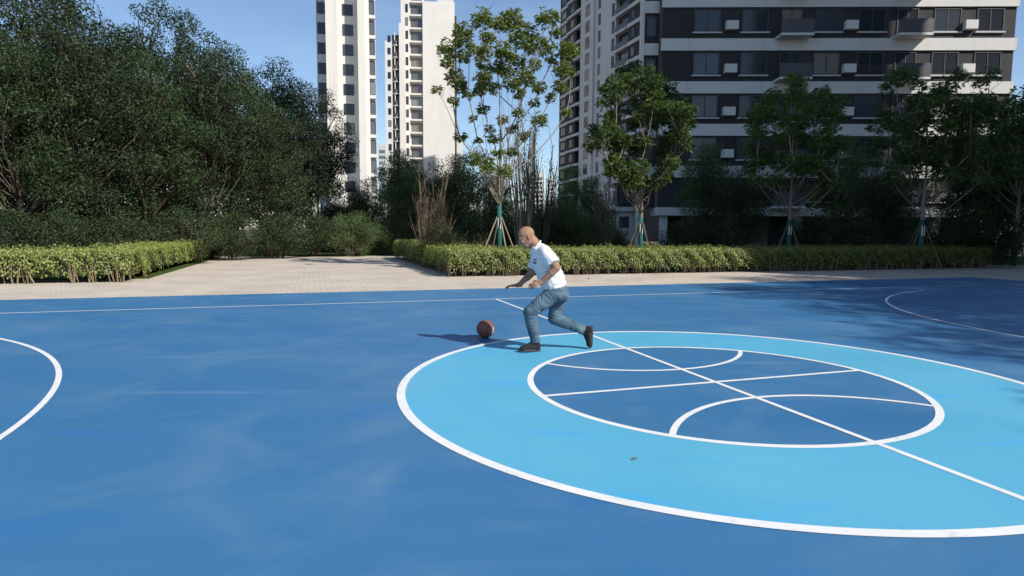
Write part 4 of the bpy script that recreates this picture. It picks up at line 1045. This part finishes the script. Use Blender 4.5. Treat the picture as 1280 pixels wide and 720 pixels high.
# small dark chest print
bv = BVHTree.FromPolygons([v.co.copy() for v in tme.vertices], [tuple(p.vertices) for p in tme.polygons])
ink = mat('chest_print_ink', (0.04, 0.05, 0.11), 0.8)
for (zx0, zx1, zy0, zy1) in ((186, 204, 215, 220), (185, 202, 225, 229), (186, 192, 232, 240), (194, 203, 232, 240)):
    mb = MB(); ok = True; nx, nz2 = 4, 2
    for i in range(nx + 1):
        for j in range(nz2 + 1):
            p = Z(zx0 + (zx1 - zx0) * i / nx, zy0 + (zy1 - zy0) * j / nz2) - O; cc = Vector((0, 0, HC)) - O
            hit, nn, _, _ = bv.ray_cast(cc, (p - cc).normalized())
            if hit is None: ok = False; break
            mb.v.append(tuple(hit - (p - cc).normalized() * 0.002))
        if not ok: break
    if not ok: continue
    for i in range(nx):
        for j in range(nz2):
            a = i * (nz2 + 1) + j; mb.f.append((a, a + 1, a + nz2 + 2, a + nz2 + 1))
    mb.build('chest_print', ink, tee)

# jeans
J = Vol()
J.blob(pelvis + Vector((0, 0, 0.035)), (0.140, 0.180, 0.085)); J.blob(pelvis + Vector((0.02, 0, -0.03)), (0.142, 0.178, 0.10))
J.blob(Z(330, 392), (0.085, 0.16, 0.09))
for hp, kn, an_ in ((hipL, knL, anL), (hipR, knR, anR)):
    J.cap(hp, 0.108, hp.lerp(kn, 0.5), 0.094); J.cap(hp.lerp(kn, 0.5), 0.094, kn, 0.076)
    J.cap(kn, 0.076, kn.lerp(an_, 0.4), 0.070); J.cap(kn.lerp(an_, 0.4), 0.070, kn.lerp(an_, 0.88), 0.058); J.cap(kn.lerp(an_, 0.86), 0.061, kn.lerp(an_, 0.95), 0.056)
jme = J.remesh('jeans', 0.0068, 3, 0.5)
def jw(c):
    dL = min(range(4), key=lambda i: ((c - ((hipL + knL) / 2, (knL + anL) / 2, (hipR + knR) / 2, (knR + anR) / 2)[i]).length))
    a, b = ((hipL, knL), (knL, anL), (hipR, knR), (knR, anR))[dL]; d = (b - a).normalized(); s = (c - a).dot(d) / (b - a).length
    q = noise.noise(c * 7.0)
    f = noise.noise(Vector(((c - a).dot(d) * 30 + q * 2.2, (c - a - d * (c - a).dot(d)).x * 9, (c - a - d * (c - a).dot(d)).y * 9 + dL * 5)))
    amp = 0.009 if dL % 2 == 0 else 0.0075 + 0.006 * max(0, s - 0.4)
    f = (1 - abs(f) * 2.2) * 0.55 if f > -0.45 else f * 0.2
    return amp * 1.15 * f + 0.006 * q + 0.002 * noise.noise(c * 40)
wrinkle(jme, jw)
for kn, an_ in ((knL, anL), (knR, anR)):
    cut(jme, kn.lerp(an_, 0.985), (an_ - kn).normalized(), near=an_, rad=0.14)
den = bpy.data.materials.new('faded_denim'); den.use_nodes = True; dn = den.node_tree; DN = dn.nodes; DL_ = dn.links
db = DN['Principled BSDF']; db.inputs['Roughness'].default_value = 0.9; db.inputs['Specular IOR Level'].default_value = 0.1
tcd = DN.new('ShaderNodeTexCoord'); n1 = DN.new('ShaderNodeTexNoise'); n1.inputs['Scale'].default_value = 5.5; n1.inputs['Detail'].default_value = 7; n1.inputs['Roughness'].default_value = 0.65
rd = DN.new('ShaderNodeValToRGB'); rd.color_ramp.elements[0].position = 0.36; rd.color_ramp.elements[1].position = 0.66
rd.color_ramp.elements[0].color = (0.050, 0.088, 0.128, 1); rd.color_ramp.elements[1].color = (0.135, 0.195, 0.24, 1)
DL_.new(tcd.outputs['Object'], n1.inputs['Vector']); DL_.new(n1.outputs['Fac'], rd.inputs['Fac']); DL_.new(rd.outputs['Color'], db.inputs['Base Color'])
n2 = DN.new('ShaderNodeTexNoise'); n2.inputs['Scale'].default_value = 240; bd = DN.new('ShaderNodeBump'); bd.inputs['Strength'].default_value = 0.3; bd.inputs['Distance'].default_value = 0.002
DL_.new(tcd.outputs['Object'], n2.inputs['Vector']); DL_.new(n2.outputs['Fac'], bd.inputs['Height']); DL_.new(bd.outputs['Normal'], db.inputs['Normal'])
jeans = place(jme, 'jeans', den); solidify(jeans, 0.004)

# shoes
shoe_m = mat('charcoal_suede', (0.016, 0.016, 0.017), 0.85, var=0.3, scale=20, bump=0.3, bscale=120, dist=0.003)
sole_m = mat('grey_brown_rubber', (0.055, 0.050, 0.047), 0.8, var=0.2, scale=18)
sock_m = mat('dark_lace', (0.02, 0.02, 0.022), 0.9)
def shoe(ankle, toe, up, ground=None):
    toe = Vector(toe).normalized(); up = Vector(up); up = (up - toe * up.dot(toe)).normalized(); sd_ = up.cross(toe)
    m3 = Matrix((toe, sd_, up)).transposed(); org = Vector(ankle) - up * 0.105
    if ground is not None: org.z = ground
    def W(x, y, z): return org + m3 @ Vector((x, y, z))
    v = Vol()
    v.cap(W(-0.025, 0, 0.055), 0.040, W(0.05, 0, 0.055), 0.043, 1.0, sd_); v.cap(W(0.05, 0, 0.052), 0.043, W(0.165, 0.005, 0.040), 0.034, 1.25, sd_)
    v.cap(W(-0.018, 0, 0.06), 0.040, W(-0.012, 0, 0.112), 0.041, 1.0); v.cap(W(0.02, 0, 0.098), 0.032, W(0.11, 0, 0.060), 0.030, 1.15, sd_)
    v.cap(W(0.14, 0, 0.034), 0.030, W(0.18, 0.004, 0.034), 0.026, 1.35, sd_)
    v.blob(W(0.0, 0, 0.03), (0.062, 0.038, 0.02), m3)
    o = place(v.remesh('shoe', 0.004, 2), 'shoe', shoe_m)
    n = 28; mb = MB(); outl = []
    for k in range(n):
        a = 2 * math.pi * k / n; x = math.cos(a); y = math.sin(a)
        xx = 0.072 + 0.140 * x; ww = 0.041 + 0.010 * math.tanh((xx - 0.06) * 14) ; outl.append((xx, (abs(y) ** 0.8) * math.copysign(1, y) * ww))
    for zz, sc_ in ((0.0, 0.94), (0.006, 1.0), (0.030, 1.03), (0.034, 0.99)):
        rise = 0.0
        for (x, y) in outl: mb.v.append(tuple(W(x * 1.0, y * sc_, zz + 0.012 * max(0, (x - 0.15) / 0.06) ** 2 * (ground is None or 1)) - O))
    for q in range(3):
        for k in range(n): mb.f.append((q * n + k, q * n + (k + 1) % n, (q + 1) * n + (k + 1) % n, (q + 1) * n + k))
    mb.f.append(tuple(range(n - 1, -1, -1))); mb.f.append(tuple(range(3 * n, 4 * n)))
    so_ = mb.build('sole', sole_m, o, True)
    lm = MB()
    for i in range(4):
        c = 0.045 + i * 0.022; zz = 0.124 - i * 0.0145
        lm.tube([W(c, -0.028, zz - 0.012) - O, W(c + 0.004, 0, zz) - O, W(c, 0.028, zz - 0.012) - O], [0.004] * 3, 5)
    lm.build('laces', sock_m, o, True)
    return o
shoe(anL, (-0.95, -0.30, 0.0), (0, 0, 1), ground=0.006)
shoe(anR, (-0.02, 0.10, -0.97), (-0.97, 0.05, 0.10))

# a fallen leaf on the ring and a few more about the paving
lf = mat('dry_leaf', (0.13, 0.08, 0.045), 0.8)
for i, (px, py, s, lab) in enumerate(((795, 574, 0.03, 'tiny dry leaf lying on the light blue ring'), (736, 347.5, 0.10, 'dry leaf lying on the paving by the hedge'))):
    x = (px - 640) / FPX; y = (360 - py) / FPX; fy = math.cos(PITCH) + y * math.sin(PITCH); fz = -math.sin(PITCH) + y * math.cos(PITCH); t = -HC / fz
    mb = MB(); zz = 0.006 if i == 0 else -0.010
    mb.v = [(-s, 0, zz), (-0.2 * s, 0.45 * s, zz + 0.25 * s), (s, 0.1 * s, zz + 0.12 * s), (0, -0.4 * s, zz + 0.3 * s), (0, 0, zz + 0.002)]; mb.f = [(0, 4, 1), (4, 2, 1), (0, 3, 4), (3, 2, 4)]
    o = mb.build('fallen_leaf', lf); o.location = (x * t, fy * t, 0); o.rotation_euler = (0, 0, 0.5 + i); tag(o, lab, 'leaf')
